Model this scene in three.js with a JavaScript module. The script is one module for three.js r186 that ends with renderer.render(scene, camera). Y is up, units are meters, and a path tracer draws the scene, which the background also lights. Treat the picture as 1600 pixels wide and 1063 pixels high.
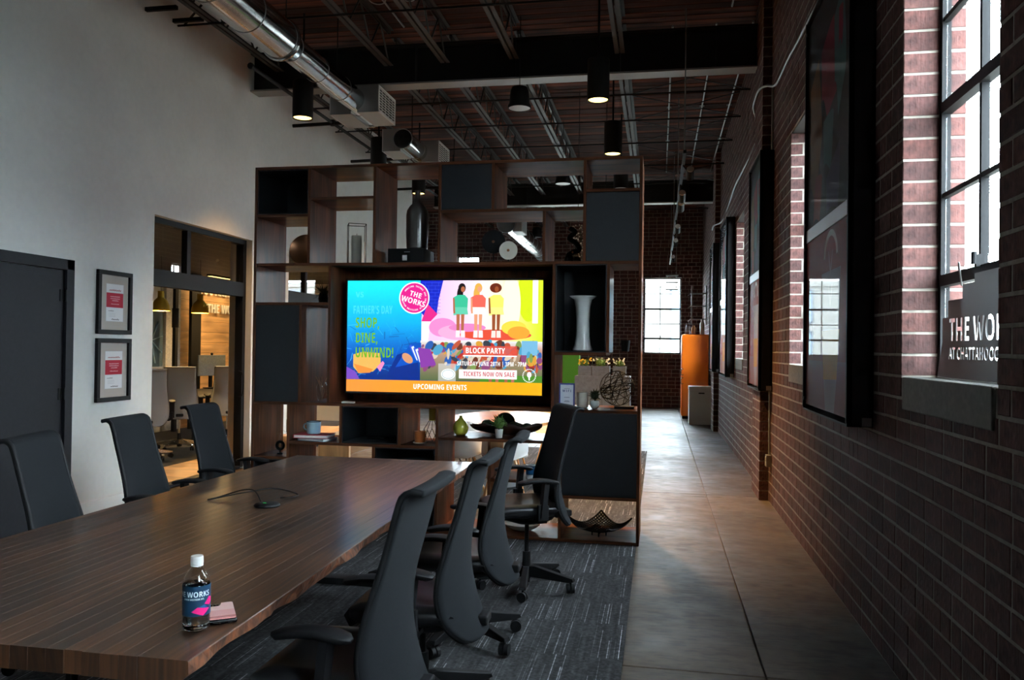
import * as THREE from 'three';
import { RoundedBoxGeometry } from 'three/addons/geometries/RoundedBoxGeometry.js';
import { mergeGeometries } from 'three/addons/utils/BufferGeometryUtils.js';
import { FontLoader } from 'three/addons/loaders/FontLoader.js';
import { RectAreaLightUniformsLib } from 'three/addons/lights/RectAreaLightUniformsLib.js';

// ---------- camera, sky, exposure ----------
RectAreaLightUniformsLib.init();
const scene = new THREE.Scene();
const camera = new THREE.PerspectiveCamera(46.382, 1600 / 1063, 0.05, 200);
camera.position.set(0, 1.55, 0);
camera.rotation.order = 'YXZ';
camera.rotation.set(0.010243, 0.1827, 0.012996);
scene.add(camera);
scene.background = new THREE.Color().setRGB(0.74, 0.9, 1.0);   // flat overcast sky, it enters through the windows only
scene.backgroundIntensity = 54;
const renderer = new THREE.WebGLRenderer({ antialias: true });
renderer.toneMapping = THREE.LinearToneMapping;
renderer.toneMappingExposure = 0.95;
renderer.shadowMap.enabled = true;

// ---------- helpers ----------
let seed = 20240611;
const rnd = () => { seed = (seed * 1664525 + 1013904223) >>> 0; return seed / 4294967296; };
const rr = (a, b) => a + (b - a) * rnd();
const V3 = (x, y, z) => new THREE.Vector3(x, y, z);
const taken = {};
const numbered = (n) => { const k = taken[n] = (taken[n] ?? -1) + 1; return k ? n + '_' + String(k).padStart(3, '0') : n; };
function uvBox(g, swap) {           // uv in metres, by the way each triangle faces
  const p = g.attributes.position, uv = new Float32Array(p.count * 2), a = V3(), b = V3(), c = V3(), n = V3();
  for (let i = 0; i < p.count; i += 3) {
    a.fromBufferAttribute(p, i); b.fromBufferAttribute(p, i + 1); c.fromBufferAttribute(p, i + 2);
    n.subVectors(b, a).cross(c.clone().sub(a));
    const ax = Math.abs(n.x), ay = Math.abs(n.y), az = Math.abs(n.z);
    for (let k = 0; k < 3; k++) {
      const q = [a, b, c][k]; let u, v;
      if (ay >= ax && ay >= az) { u = q.x; v = q.z; } else if (ax >= az) { u = q.z; v = q.y; } else { u = q.x; v = q.y; }
      uv[(i + k) * 2] = swap ? v : u; uv[(i + k) * 2 + 1] = swap ? u : v;
    }
  }
  g.setAttribute('uv', new THREE.BufferAttribute(uv, 2));
  return g;
}
function clean(g) {
  g = g.index ? g.toNonIndexed() : g;
  for (const k of Object.keys(g.attributes)) if (!['position', 'normal', 'uv'].includes(k)) g.deleteAttribute(k);
  if (!g.attributes.normal) g.computeVertexNormals();
  if (!g.attributes.uv) g.setAttribute('uv', new THREE.BufferAttribute(new Float32Array(g.attributes.position.count * 2), 2));
  g.morphAttributes = {};
  return g;
}
const shade = (m) => { m.castShadow = true; m.receiveShadow = true; return m; };
function join(geos, swap) { const gs = [].concat(geos).map(clean); return uvBox(gs.length > 1 ? mergeGeometries(gs) : gs[0], swap); }
function mk(name, geos, mat, parent, swap) {      // several shapes merged into ONE named part
  const m = shade(new THREE.Mesh(join(geos, swap), mat)); m.name = name; if (parent) parent.add(m); return m;
}
function raw(name, g, mat, parent) { const m = shade(new THREE.Mesh(g, mat)); m.name = name; if (parent) parent.add(m); return m; }
function tag(o, label, category, group) { o.userData = { ...o.userData, label, category }; if (group) o.userData.group = group; return o; }
function thing(name, label, category, pos = [0, 0, 0], turn = 0, group) {
  const o = new THREE.Group(); o.name = numbered(name); scene.add(o); o.position.set(...pos); o.rotation.y = turn; return tag(o, label, category, group);
}
function one(name, geos, mat, label, category, pos = [0, 0, 0], turn = 0, group, swap) {
  const m = mk(numbered(name), geos, mat, scene, swap); m.position.set(...pos); m.rotation.y = turn; return tag(m, label, category, group);
}
function struct(name, label) { const o = new THREE.Group(); o.name = name; o.userData = { kind: 'structure', label }; scene.add(o); return o; }
function copy(o, label, pos, turn = 0, group) {
  const c = o.clone(); c.name = numbered(o.name.replace(/_\d{3}$/, '')); c.userData = { ...o.userData }; scene.add(c);
  c.position.set(...pos); c.rotation.set(0, turn, 0); if (label) c.userData.label = label; if (group) c.userData.group = group; return c;
}
const bx = (w, h, d, x = 0, y = 0, z = 0) => new THREE.BoxGeometry(w, h, d).translate(x, y, z);
const span = (x0, x1, y0, y1, z0, z1) => bx(Math.abs(x1 - x0), Math.abs(y1 - y0), Math.abs(z1 - z0), (x0 + x1) / 2, (y0 + y1) / 2, (z0 + z1) / 2);
const rb = (w, h, d, r, x = 0, y = 0, z = 0, s = 2) => new RoundedBoxGeometry(w, h, d, s, r).translate(x, y, z);
const rspan = (x0, x1, y0, y1, z0, z1, r = 0.003) => rb(Math.abs(x1 - x0), Math.abs(y1 - y0), Math.abs(z1 - z0), r, (x0 + x1) / 2, (y0 + y1) / 2, (z0 + z1) / 2, 1);
const cy = (r0, r1, h, x = 0, y = 0, z = 0, n = 20, open = false) => new THREE.CylinderGeometry(r1, r0, h, n, 1, open).translate(x, y + h / 2, z);   // stands on y
const cyz = (r0, r1, z0, z1, x, y, n = 28, open = false) => new THREE.CylinderGeometry(r1, r0, Math.abs(z1 - z0), n, 1, open).rotateX(-Math.PI / 2).translate(x, y, (z0 + z1) / 2);   // r0 at z0 (near)
const lathe = (pts, n = 28) => new THREE.LatheGeometry(pts.map(([r, y]) => new THREE.Vector2(r, y)), n);
const tube = (pts, r, n = 24, k = 7, closed = false) => new THREE.TubeGeometry(new THREE.CatmullRomCurve3(pts.map((p) => V3(...p)), closed, 'centripetal'), n, r, k, closed);
function bar(a, b, w, h = w) {      // a straight bar from a to b
  const A = V3(...a), B = V3(...b), d = B.clone().sub(A), L = d.length();
  const m = new THREE.Matrix4().lookAt(A, B, Math.abs(d.y) > 0.98 * L ? V3(1, 0, 0) : V3(0, 1, 0)).setPosition(A.add(B).multiplyScalar(0.5));
  return new THREE.BoxGeometry(w, h, L).applyMatrix4(m);
}
function rod(a, b, r, n = 8) {
  const A = V3(...a), B = V3(...b), d = B.clone().sub(A), L = d.length();
  return new THREE.CylinderGeometry(r, r, L, n).applyQuaternion(new THREE.Quaternion().setFromUnitVectors(V3(0, 1, 0), d.normalize())).translate(...A.add(B).multiplyScalar(0.5).toArray());
}
function shell(P, nu, nv, th) {     // a sheet P(u, v) with thickness and closed rims
  const pos = [], idx = [], e = 1e-3;
  for (const s of [1, -1]) for (let j = 0; j <= nv; j++) for (let i = 0; i <= nu; i++) {
    const u = i / nu, v = j / nv, p = P(u, v);
    const du = P(Math.min(1, u + e), v).sub(P(Math.max(0, u - e), v)), dv = P(u, Math.min(1, v + e)).sub(P(u, Math.max(0, v - e)));
    const n = du.cross(dv).normalize().multiplyScalar(s * th / 2); p.add(n); pos.push(p.x, p.y, p.z);
  }
  const N = (nu + 1) * (nv + 1), at = (i, j, s) => s * N + j * (nu + 1) + i;
  for (let j = 0; j < nv; j++) for (let i = 0; i < nu; i++) {
    idx.push(at(i, j, 0), at(i + 1, j, 0), at(i + 1, j + 1, 0), at(i, j, 0), at(i + 1, j + 1, 0), at(i, j + 1, 0));
    idx.push(at(i, j, 1), at(i + 1, j + 1, 1), at(i + 1, j, 1), at(i, j, 1), at(i, j + 1, 1), at(i + 1, j + 1, 1));
  }
  const rim = (a, b) => idx.push(at(...a, 0), at(...a, 1), at(...b, 1), at(...a, 0), at(...b, 1), at(...b, 0));
  for (let i = 0; i < nu; i++) { rim([i, 0], [i + 1, 0]); rim([i + 1, nv], [i, nv]); }
  for (let j = 0; j < nv; j++) { rim([0, j + 1], [0, j]); rim([nu, j], [nu, j + 1]); }
  const g = new THREE.BufferGeometry(); g.setAttribute('position', new THREE.Float32BufferAttribute(pos, 3)); g.setIndex(idx); g.computeVertexNormals(); return g;
}
const ext = (shape, d, bevel = 0) => new THREE.ExtrudeGeometry(shape, { depth: d, bevelEnabled: bevel > 0, bevelSize: bevel, bevelThickness: bevel, bevelSegments: 1, curveSegments: 16 });
const poly = (pts) => new THREE.Shape(pts.map(([x, y]) => new THREE.Vector2(x, y)));

// ---------- textures ----------
const hsh = (x, y, s) => { let h = Math.imul(x, 374761393) ^ Math.imul(y, 668265263) ^ Math.imul(s, 974634541); h = Math.imul(h ^ (h >>> 13), 1274126177); return ((h ^ (h >>> 16)) >>> 0) / 4294967296; };
function vn(x, y, px, py, s) {      // tiling value noise
  const i = Math.floor(x), j = Math.floor(y), f = x - i, g = y - j, sm = (t) => t * t * (3 - 2 * t), m = (a, b) => ((a % b) + b) % b;
  const a = hsh(m(i, px), m(j, py), s), b = hsh(m(i + 1, px), m(j, py), s), c = hsh(m(i, px), m(j + 1, py), s), d = hsh(m(i + 1, px), m(j + 1, py), s), u = sm(f), w = sm(g);
  return a + (b - a) * u + (c - a) * w + (a - b - c + d) * u * w;
}
function fbm(u, v, fx, fy, s, oct = 4) { let t = 0, a = 0.5, n = 0; for (let o = 0; o < oct; o++) { t += a * vn(u * fx, v * fy, fx, fy, s + o); n += a; a *= 0.5; fx *= 2; fy *= 2; } return t / n; }
function tex(size, metres, fn, srgb = true) {
  const d = new Uint8Array(size * size * 4);
  for (let y = 0; y < size; y++) for (let x = 0; x < size; x++) { const c = fn((x + 0.5) / size, (y + 0.5) / size), i = (y * size + x) * 4; for (let k = 0; k < 3; k++) d[i + k] = Math.max(0, Math.min(255, Array.isArray(c) ? c[k] : c)); d[i + 3] = 255; }
  const t = new THREE.DataTexture(d, size, size); t.wrapS = t.wrapT = THREE.RepeatWrapping; t.magFilter = THREE.LinearFilter; t.minFilter = THREE.LinearMipmapLinearFilter; t.generateMipmaps = true;
  if (srgb) t.colorSpace = THREE.SRGBColorSpace; t.repeat.set(1 / metres, 1 / metres); t.needsUpdate = true; return t;
}
const wood = (base, amp, s, fx = 40, fy = 2) => (u, v) => { const w = fbm(u, v, 3, 2, s + 9, 3) * 0.12; const n = fbm(u + w, v, fx, fy, s, 3), m = fbm(u + w, v, 6, 2, s + 4, 2), f = 1 + amp * ((n - 0.5) * 1.2 + (m - 0.5) * 1.3); return base.map((c) => c * f); };
function canvasTex(w, h, draw) { const c = document.createElement('canvas'); c.width = w; c.height = h; draw(c.getContext('2d'), w, h); const t = new THREE.CanvasTexture(c); t.colorSpace = THREE.SRGBColorSpace; return t; }
const T = {
  table: tex(1024, 1.1, wood([78, 52, 33], 0.8, 3, 90, 2)),
  walnut: tex(512, 0.9, wood([86, 49, 30], 0.5, 21, 36, 2)),
  deck: tex(512, 1.2, wood([84, 43, 26], 0.8, 33, 30, 2)),
  pine: tex(256, 1.0, wood([206, 164, 118], 0.25, 41, 24, 2)),
  concrete: tex(1024, 3.2, (u, v) => { const a = fbm(u, v, 5, 5, 51, 5), b = fbm(u, v, 60, 90, 52, 3), c = fbm(u, v, 16, 16, 53, 4), d = fbm(u, v, 44, 190, 54, 2); const f = 0.72 + 0.42 * a + 0.22 * (b - 0.5) + (c > 0.62 ? -0.16 * Math.min(1, (c - 0.62) * 9) : 0) - (d > 0.58 ? Math.min(0.16, (d - 0.58) * 2) : 0); return [86 * f, 74 * f, 60 * f]; }),
  concreteRough: tex(512, 3.2, (u, v) => { const a = fbm(u, v, 6, 6, 57, 4), b = fbm(u, v, 30, 44, 58, 3); return 70 + 120 * a * 0.7 + 70 * b; }, false),
  brick: tex(256, 0.4, (u, v) => { const a = fbm(u, v, 10, 10, 61, 4), b = fbm(u, v, 40, 14, 62, 2); const f = 0.62 + 0.5 * a + 0.2 * (b - 0.5); return [235 * f, 228 * f, 226 * f]; }),
  brickBump: tex(256, 0.4, (u, v) => 255 * (0.6 * fbm(u, v, 20, 20, 63, 4) + 0.4 * fbm(u, v, 60, 8, 64, 2)), false),
  grain: tex(256, 0.5, (u, v) => { const a = fbm(u, v, 24, 24, 71, 3); return 205 + 50 * a; }),
  plaster: tex(512, 2.5, (u, v) => { const a = fbm(u, v, 7, 7, 75, 4), b = fbm(u, v, 60, 60, 76, 2); const f = 0.93 + 0.05 * a + 0.03 * b; return [222 * f, 222 * f, 217 * f]; }),
  weave: tex(128, 0.016, (u, v) => { const a = Math.sin(u * Math.PI * 8) * Math.sin(v * Math.PI * 8); return 190 + 50 * a; }),
  spangle: tex(256, 0.5, (u, v) => 90 + 90 * fbm(u, v, 14, 14, 81, 3), false),
  carpet: null,
};
{   // striped carpet tiles, 0.5 m, threads run along z (texture v)
  const stripes = []; let q = 777; const r2 = () => { q = (q * 1664525 + 1013904223) >>> 0; return q / 4294967296; };
  for (let ty = 0; ty < 4; ty++) for (let k = 0; k < 64; k++) stripes.push({ ty, u: r2(), v0: ty / 4 + r2() * 0.2 - 0.06, v1: ty / 4 + 0.25, a: r2() < 0.35 ? 1 : 0.35, w: 0.0008 + 0.0005 * r2() });
  const row = (v) => Math.min(3, Math.floor(v * 4));
  const byRow = [0, 1, 2, 3].map((t) => stripes.filter((s) => s.ty === t));
  T.carpet = tex(1024, 2.0, (u, v) => {
    const f = fbm(u, v, 160, 160, 91, 2), l = fbm(u, v, 120, 10, 92, 2), t = fbm(u, v, 4, 4, 93, 2);
    let g = 38 + 46 * (f - 0.5) + 36 * (l - 0.5) + 14 * t;
    for (const s of byRow[row(v)]) if (Math.abs(u - s.u) < s.w && v > s.v0 && v < s.v1) g += 76 * s.a * (0.6 + 0.8 * f);
    return [g, g * 0.99, g * 1.02];
  });
}
const clone = (t, ou, ov) => { const c = t.clone(); c.offset.set(ou, ov); c.needsUpdate = true; return c; };

// ---------- materials ----------
const std = (o) => new THREE.MeshStandardMaterial({ roughness: 0.6, ...o });
const phy = (o) => new THREE.MeshPhysicalMaterial({ roughness: 0.5, ...o });
const M = {
  plaster: std({ map: T.plaster, roughness: 0.85 }),
  concrete: phy({ map: T.concrete, roughness: 1, roughnessMap: T.concreteRough, clearcoat: 0.12, clearcoatRoughness: 0.35 }),
  sill: std({ color: 0x7d7a72, map: T.grain, roughness: 0.8 }),
  mortar: std({ color: 0x9a9186, map: T.grain, roughness: 0.95 }),
  carpet: std({ map: T.carpet, roughness: 1 }),
  sideCarpet: std({ color: 0x35353a, map: T.grain, roughness: 1 }),
  steel: phy({ color: 0x0e0e10, roughness: 0.65, specularIntensity: 0.5 }),
  joist: std({ color: 0x3a3836, roughness: 0.55, metalness: 0.3 }),
  black: phy({ color: 0x0c0c0e, roughness: 0.6, specularIntensity: 0.5 }),
  gloss: phy({ color: 0x0b0b0d, roughness: 0.25, clearcoat: 0.5 }),
  duct: phy({ color: 0xb9bcbd, metalness: 1, roughness: 0.3, roughnessMap: T.spangle }),
  seam: std({ color: 0x8b8d8e, metalness: 1, roughness: 0.45 }),
  galv: std({ color: 0x9a9c9c, metalness: 0.8, roughness: 0.45 }),
  flange: std({ color: 0x82817e, roughness: 0.45, metalness: 0.3 }),
  bark: std({ map: null, roughness: 0.8 }),
  grille: std({ color: 0xc9cac8, roughness: 0.5 }),
  walnut: phy({ map: T.walnut, roughness: 0.8, clearcoat: 0.24, clearcoatRoughness: 0.2, specularIntensity: 0.15 }),
  carvedBowl: phy({ color: 0x8a7468, map: T.walnut, roughness: 0.55 }),
  navy: std({ color: 0x161b20, map: T.grain, roughness: 0.55 }),
  charcoal: std({ color: 0x1e1e22, map: T.grain, roughness: 0.6 }),
  doorPaint: phy({ color: 0x1d1d23, map: T.grain, roughness: 0.6, specularIntensity: 0.6 }),
  chairMesh: phy({ color: 0x25282c, map: T.weave, bumpMap: T.weave, bumpScale: 0.0006, roughness: 0.95, specularIntensity: 0.5 }),
  leather: phy({ color: 0x1d1d1f, roughness: 0.42, clearcoat: 0.15, clearcoatRoughness: 0.4 }),
  plastic: phy({ color: 0x131315, roughness: 0.6, specularIntensity: 0.5 }),
  greyMesh: std({ color: 0xb6b6b6, map: T.weave, roughness: 0.9 }),
  chrome: std({ color: 0xb5b7ba, metalness: 1, roughness: 0.22 }),
  white: std({ color: 0xd9d9d6, roughness: 0.45 }),
  whiteGloss: phy({ color: 0xcfd2cf, roughness: 0.3, clearcoat: 0.6, clearcoatRoughness: 0.12 }),
  pine: std({ map: T.pine, roughness: 0.5 }),
  glass: phy({ color: 0xffffff, transmission: 1, thickness: 0, roughness: 0, ior: 1.5 }),
  acrylic: phy({ color: 0xffffff, transmission: 1, thickness: 0, roughness: 0.01, ior: 1.5 }),
  copper: phy({ color: 0x9c6a48, metalness: 0.7, roughness: 0.32 }),
  smoke: phy({ color: 0x3c3936, roughness: 0.3, clearcoat: 0.5 }),
  olive: phy({ color: 0xa9a83c, roughness: 0.22, clearcoat: 0.7 }),
  leaf: std({ color: 0x4c6a2c, roughness: 0.8 }),
  leafDark: std({ color: 0x26331d, roughness: 0.85 }),
  yellow: std({ color: 0xd9b31f, roughness: 0.5 }),
  mustard: std({ color: 0xb89722, roughness: 0.55, side: THREE.DoubleSide }),
  orange: phy({ color: 0xff7a10, roughness: 0.35, clearcoat: 0.4 }),
  terracotta: std({ color: 0xb5622b, roughness: 0.6 }),
  cream: std({ color: 0xcfc7b8, roughness: 0.6 }),
  enamel: phy({ color: 0x8fb0bf, roughness: 0.3, clearcoat: 0.5 }),
  blueGlaze: phy({ color: 0x1f5f8c, roughness: 0.3, clearcoat: 0.4 }),
  paper: std({ color: 0xe4e2de, roughness: 0.85 }),
  red: std({ color: 0xa32630, roughness: 0.7 }),
  green: std({ color: 0x3f7d18, roughness: 0.5 }),
  greyPaint: std({ color: 0x66707c, map: T.grain, roughness: 0.6 }),
  render: std({ color: 0x8f8c86, map: T.grain, roughness: 0.9 }),
  pale: std({ color: 0xdad8d2, map: T.grain, roughness: 0.8 }),
  lampGlow: std({ color: 0xfff0c0, emissive: new THREE.Color().setRGB(1, 0.7, 0.22), emissiveIntensity: 4, roughness: 0.5 }),
  lensOff: std({ color: 0x9a9a9a, roughness: 0.35 }),
  bottle: phy({ color: 0xffffff, transmission: 1, thickness: 0, roughness: 0.02, ior: 1.45 }),
  water: phy({ color: 0xffffff, transmission: 1, thickness: 0.05, roughness: 0, ior: 1.33 }),
};
M.bark.map = tex(256, 0.35, (u, v) => { const a = fbm(u, v, 8, 8, 95, 4), b = fbm(u, v, 30, 12, 96, 3); const f = 0.35 + 1.1 * Math.max(0, a * 0.7 + b * 0.5 - 0.25); return [132 * f, 74 * f, 40 * f]; });
const DECK = [0xffffff, 0xd8cdc4, 0xb9a99c, 0xeadcd0, 0xa89488].map((c, i) => std({ color: c, map: clone(T.deck, i * 0.21, i * 0.37), roughness: 0.92 }));
const PLANK = [0xf0e8e0, 0xe2d8ce, 0xece2d8, 0xd0c6bc, 0xe6dacd, 0xd8cec4].map((c, i) => phy({ color: c, map: clone(T.table, i * 0.17, i * 0.41), roughness: 0.5, clearcoat: 0.8, clearcoatRoughness: 0.22 }));
const BRICKS = [[0.118, 0.043, 0.035], [0.098, 0.036, 0.031], [0.138, 0.057, 0.048], [0.08, 0.032, 0.028], [0.124, 0.051, 0.044], [0.105, 0.046, 0.041]].map((c) => new THREE.Color().setRGB(...c));
const brickMat = (o) => std({ map: T.brick, bumpMap: T.brickBump, bumpScale: 0.004, roughness: 0.9, ...o });
const BRICKMAT = BRICKS.map((color) => brickMat({ color }));
const BRICKREST = brickMat({ vertexColors: true });

// ---------- the setting: floor, walls, ceiling ----------
const WX = 1.135, LX = -5.03, FZ = -21.8, ROOF = 5.36;
{
  const f = struct('floor', 'worn grey concrete floor slabs with saw-cut joints');
  mk('base', span(-8.8, 1.45, -0.3, -0.02, 5.2, -22.1), M.mortar, f);
  const xs = [-8.7, -4.3, -1.9, 0.52, 1.15], zs = [5, 0.9, -3.95, -8.8, -11.55, -16.3, -21.85];
  const tones = [0xffffff, 0xe9e2da, 0xf6efe6, 0xdcd3c8];
  const mats = tones.map((c, i) => { const m = M.concrete.clone(); m.color.set(c); m.map = clone(T.concrete, i * 0.31, i * 0.17); return m; });
  const tan = M.concrete.clone(); tan.color.set(0xe8c39a);
  for (let i = 0; i < 4; i++) for (let j = 0; j < 6; j++)
    mk('slab', rspan(xs[i] + 0.004, xs[i + 1] - 0.004, -0.1, 0, zs[j] - 0.004, zs[j + 1] + 0.004, 0.004), i === 3 && j === 4 ? tan : mats[(i * 2 + j * 3) % 4], f);
}
one('carpet', rspan(-3.65, -0.157, 0.0005, 0.008, 3, -12.28, 0.003), M.carpet, 'dark grey striped carpet under the conference table and shelf', 'carpet');

// bricks
const COURSE = 0.1029, JOINT = 0.013;
const brickCache = {};
function brickGeo(w, h, d) {
  w = Math.round(w * 200) / 200; const key = [w, h.toFixed(3), d.toFixed(3)].join();
  if (brickCache[key]) return brickCache[key];
  const c = 0.0035, x = w / 2, y = h / 2, P = [];
  const R = (k, z, i) => [[-x + i, -y + i, z], [x - i, -y + i, z], [x - i, y - i, z], [-x + i, y - i, z]][k];
  const quad = (a, b, e, f) => P.push(...a, ...b, ...e, ...a, ...e, ...f);
  quad(R(0, 0, c), R(1, 0, c), R(2, 0, c), R(3, 0, c));
  for (let k = 0; k < 4; k++) { const n = (k + 1) % 4; quad(R(k, -c, 0), R(n, -c, 0), R(n, 0, c), R(k, 0, c)); quad(R(k, -d, 0), R(n, -d, 0), R(n, -c, 0), R(k, -c, 0)); }
  const g = new THREE.BufferGeometry(); g.setAttribute('position', new THREE.Float32BufferAttribute(P, 3)); g.computeVertexNormals(); uvBox(g);
  return brickCache[key] = g;
}
const TURN = { mx: -Math.PI / 2, pz: 0, mz: Math.PI, px: Math.PI / 2 }, FACE = { mx: V3(-1, 0, 0), pz: V3(0, 0, 1), mz: V3(0, 0, -1), px: V3(1, 0, 0) };
camera.updateMatrixWorld(true);
const view = camera.matrixWorld.clone().invert(), EYE = V3(0, 1.55, 0);
function pixels(p, face, w, h) {    // how large a brick shows, to pick those built one by one
  const d = p.clone().sub(EYE), L = d.length(), c = -d.dot(face) / L; if (c <= 0.02) return 0;
  const q = p.clone().applyMatrix4(view); if (q.z > -0.2) return 0;
  const X = 800 + 1240.6 * q.x / -q.z, Y = 531.5 - 1240.6 * q.y / -q.z;
  return X < -10 || X > 1610 || Y < -10 || Y > 1073 ? 0 : w * h * c / (L * L);
}
function layBricks(parent, list, singly) {
  list.forEach((b) => { b.s = singly ? pixels(V3(b.x, b.y, b.z), FACE[b.o], b.w, b.h) : 0; b.c = Math.floor(rnd() * 6); b.tw = rr(-0.006, 0.006); b.out = rr(-0.0008, 0.0018); });
  list.sort((a, b) => b.s - a.s);
  const rest = [];
  list.forEach((b, i) => {
    const g = brickGeo(b.w, b.h, b.d), m4 = new THREE.Matrix4().makeRotationFromEuler(new THREE.Euler(0, TURN[b.o], b.tw)).setPosition(V3(b.x, b.y, b.z).addScaledVector(FACE[b.o], b.out));
    if (i < singly && b.s > 0) { const m = raw('brick', g, BRICKMAT[b.c], parent); m.applyMatrix4(m4); return; }
    const q = g.clone().applyMatrix4(m4), col = new Float32Array(q.attributes.position.count * 3), C = BRICKS[b.c];
    for (let k = 0; k < col.length; k += 3) { col[k] = C.r; col[k + 1] = C.g; col[k + 2] = C.b; }
    q.setAttribute('color', new THREE.BufferAttribute(col, 3)); rest.push(q);
  });
  const m = raw('bricks', mergeGeometries(rest), BRICKREST, parent); m.userData.kind = 'stuff';
}
function course(list, o, fixed, a0, a1, y, k, endDepth = 0, whole = false) {     // one course of bricks from a0 to a1 along the wall
  const L = 0.2, H = COURSE - JOINT; let a = a0, first = true;
  const sizes = [];
  if (k % 2) sizes.push(L / 2);
  while (a < a1 - 0.04) {
    let w = sizes.length ? sizes.pop() : (rnd() < 0.12 ? 0.094 : L);
    if (a + w > a1 - 0.06) w = a1 - a;
    const mid = a + w / 2, last = a + w >= a1 - 0.001, deep = endDepth && (last || first) ? (k % 2 || whole || a1 === -4.05 ? endDepth : endDepth - 0.06) : 0.045;
    list.push({ o, x: o === 'mx' ? fixed : mid, y: y + COURSE / 2, z: o === 'mx' ? mid : fixed, w, h: H, d: deep });
    if (deep > 0.045 && deep < endDepth) {     // the closer that fills the reveal behind a short end brick
      const face = last ? 'pz' : 'mz';
      list.push({ o: face, x: fixed + endDepth - 0.022, y: y + COURSE / 2, z: last ? a1 : a0, w: 0.047, h: H, d: 0.045 });
    }
    a += w + JOINT; first = false;
  }
}
const SILL = 14 * COURSE, HEAD = 34 * COURSE;
const WIN = [[0.34, -0.75], [-2.96, -4.05], [-6.26, -7.35], [-11.26, -12.35], [-14.1, -15.19], [-17.15, -17.84]];   // near and far jamb of each window
{
  const w = struct('wall_right', 'dark red brick wall with pale mortar, tall windows and pilasters'), core = [span(1.1375, 1.41, -0.1, SILL - 0.006, 5.2, -22.1), span(1.1375, 1.41, HEAD + 0.004, 5.6, 5.2, -22.1)];
  let z = 5.2; for (const [n, f] of WIN) { core.push(span(1.1375, 1.41, SILL - 0.006, HEAD + 0.004, z, n + 0.003)); z = f - 0.003; } core.push(span(1.1375, 1.41, SILL - 0.006, HEAD + 0.004, z, -22.1));
  mk('mortar', core, M.mortar, w);
  const L = [];
  for (let k = 0; k < 52; k++) {
    const y = k * COURSE, cut = k >= 13 && k < 34;
    if (!cut) course(L, 'mx', WX, FZ, 0.6, y, k);
    else { let far = FZ; for (const [n, f] of WIN.slice().reverse()) { if (f > 0.6) break; if (f > far) course(L, 'mx', WX, far, f, y, k, k > 13 ? 0.16 : 0); far = n; } if (far < 0.6) course(L, 'mx', WX, far, 0.6, y, k, k > 13 ? 0.16 : 0); }
    if (k > 13 && cut) for (const [n, f] of WIN) if (n < 1) { L.push({ o: 'pz', x: 1.377, y: y + COURSE / 2, z: f, w: 0.07, h: COURSE - JOINT, d: 0.04 }); L.push({ o: 'mz', x: 1.377, y: y + COURSE / 2, z: n, w: 0.07, h: COURSE - JOINT, d: 0.04 }); }
    for (const [n, f] of [[-8.6, -9.25], [-15.65, -16.3]]) {          // pilasters
      course(L, 'mx', 1.04, f, n, y, k, 0.092, true);
    }
  }
  for (const [n, f] of [[-8.6, -9.25], [-15.65, -16.3]]) mk('mortar', span(1.0425, 1.15, 0, ROOF, n - 0.003, f + 0.003), M.mortar, w);
  layBricks(w, L, 300);
  for (const [n, f] of WIN) mk('sill', rspan(1.122, 1.41, SILL - 0.154, SILL, n - 0.015, f + 0.06, 0.006), M.sill, w);
  for (const [n, f] of WIN) mk('lintel', span(1.15, 1.405, HEAD - 0.012, HEAD + 0.01, n - 0.002, f + 0.002), M.joist, w);
}
{
  const w = struct('wall_back', 'dark red brick end wall beyond the lounge');
  const HOLES = [[-5.65, -5.0, 3.0, 4.13], [-3.9, -2.78, 1.45, 3.5], [-2.62, -1.68, 1.45, 3.5], [-0.4, 0.58, 1.45, 3.5]];
  const core = []; let at = -8.8; for (const [a, b, lo, hi] of HOLES) { core.push(span(at, a, -0.1, 5.6, FZ - 0.003, -22.1), span(a, b, -0.1, lo, FZ - 0.003, -22.1), span(a, b, hi, 5.6, FZ - 0.003, -22.1)); at = b; } core.push(span(at, 1.2, -0.1, 5.6, FZ - 0.003, -22.1));
  mk('mortar', core, M.mortar, w);
  const L = [];
  for (let k = 0; k < 52; k++) {
    const y = k * COURSE, c = y + COURSE / 2; let from = -8.6;
    for (const [a, b, lo, hi] of HOLES) if (c > lo && c < hi) { course(L, 'pz', FZ, from, a, y, k); from = b; }
    course(L, 'pz', FZ, from, WX, y, k);
  }
  layBricks(w, L, 0);
}
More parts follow.
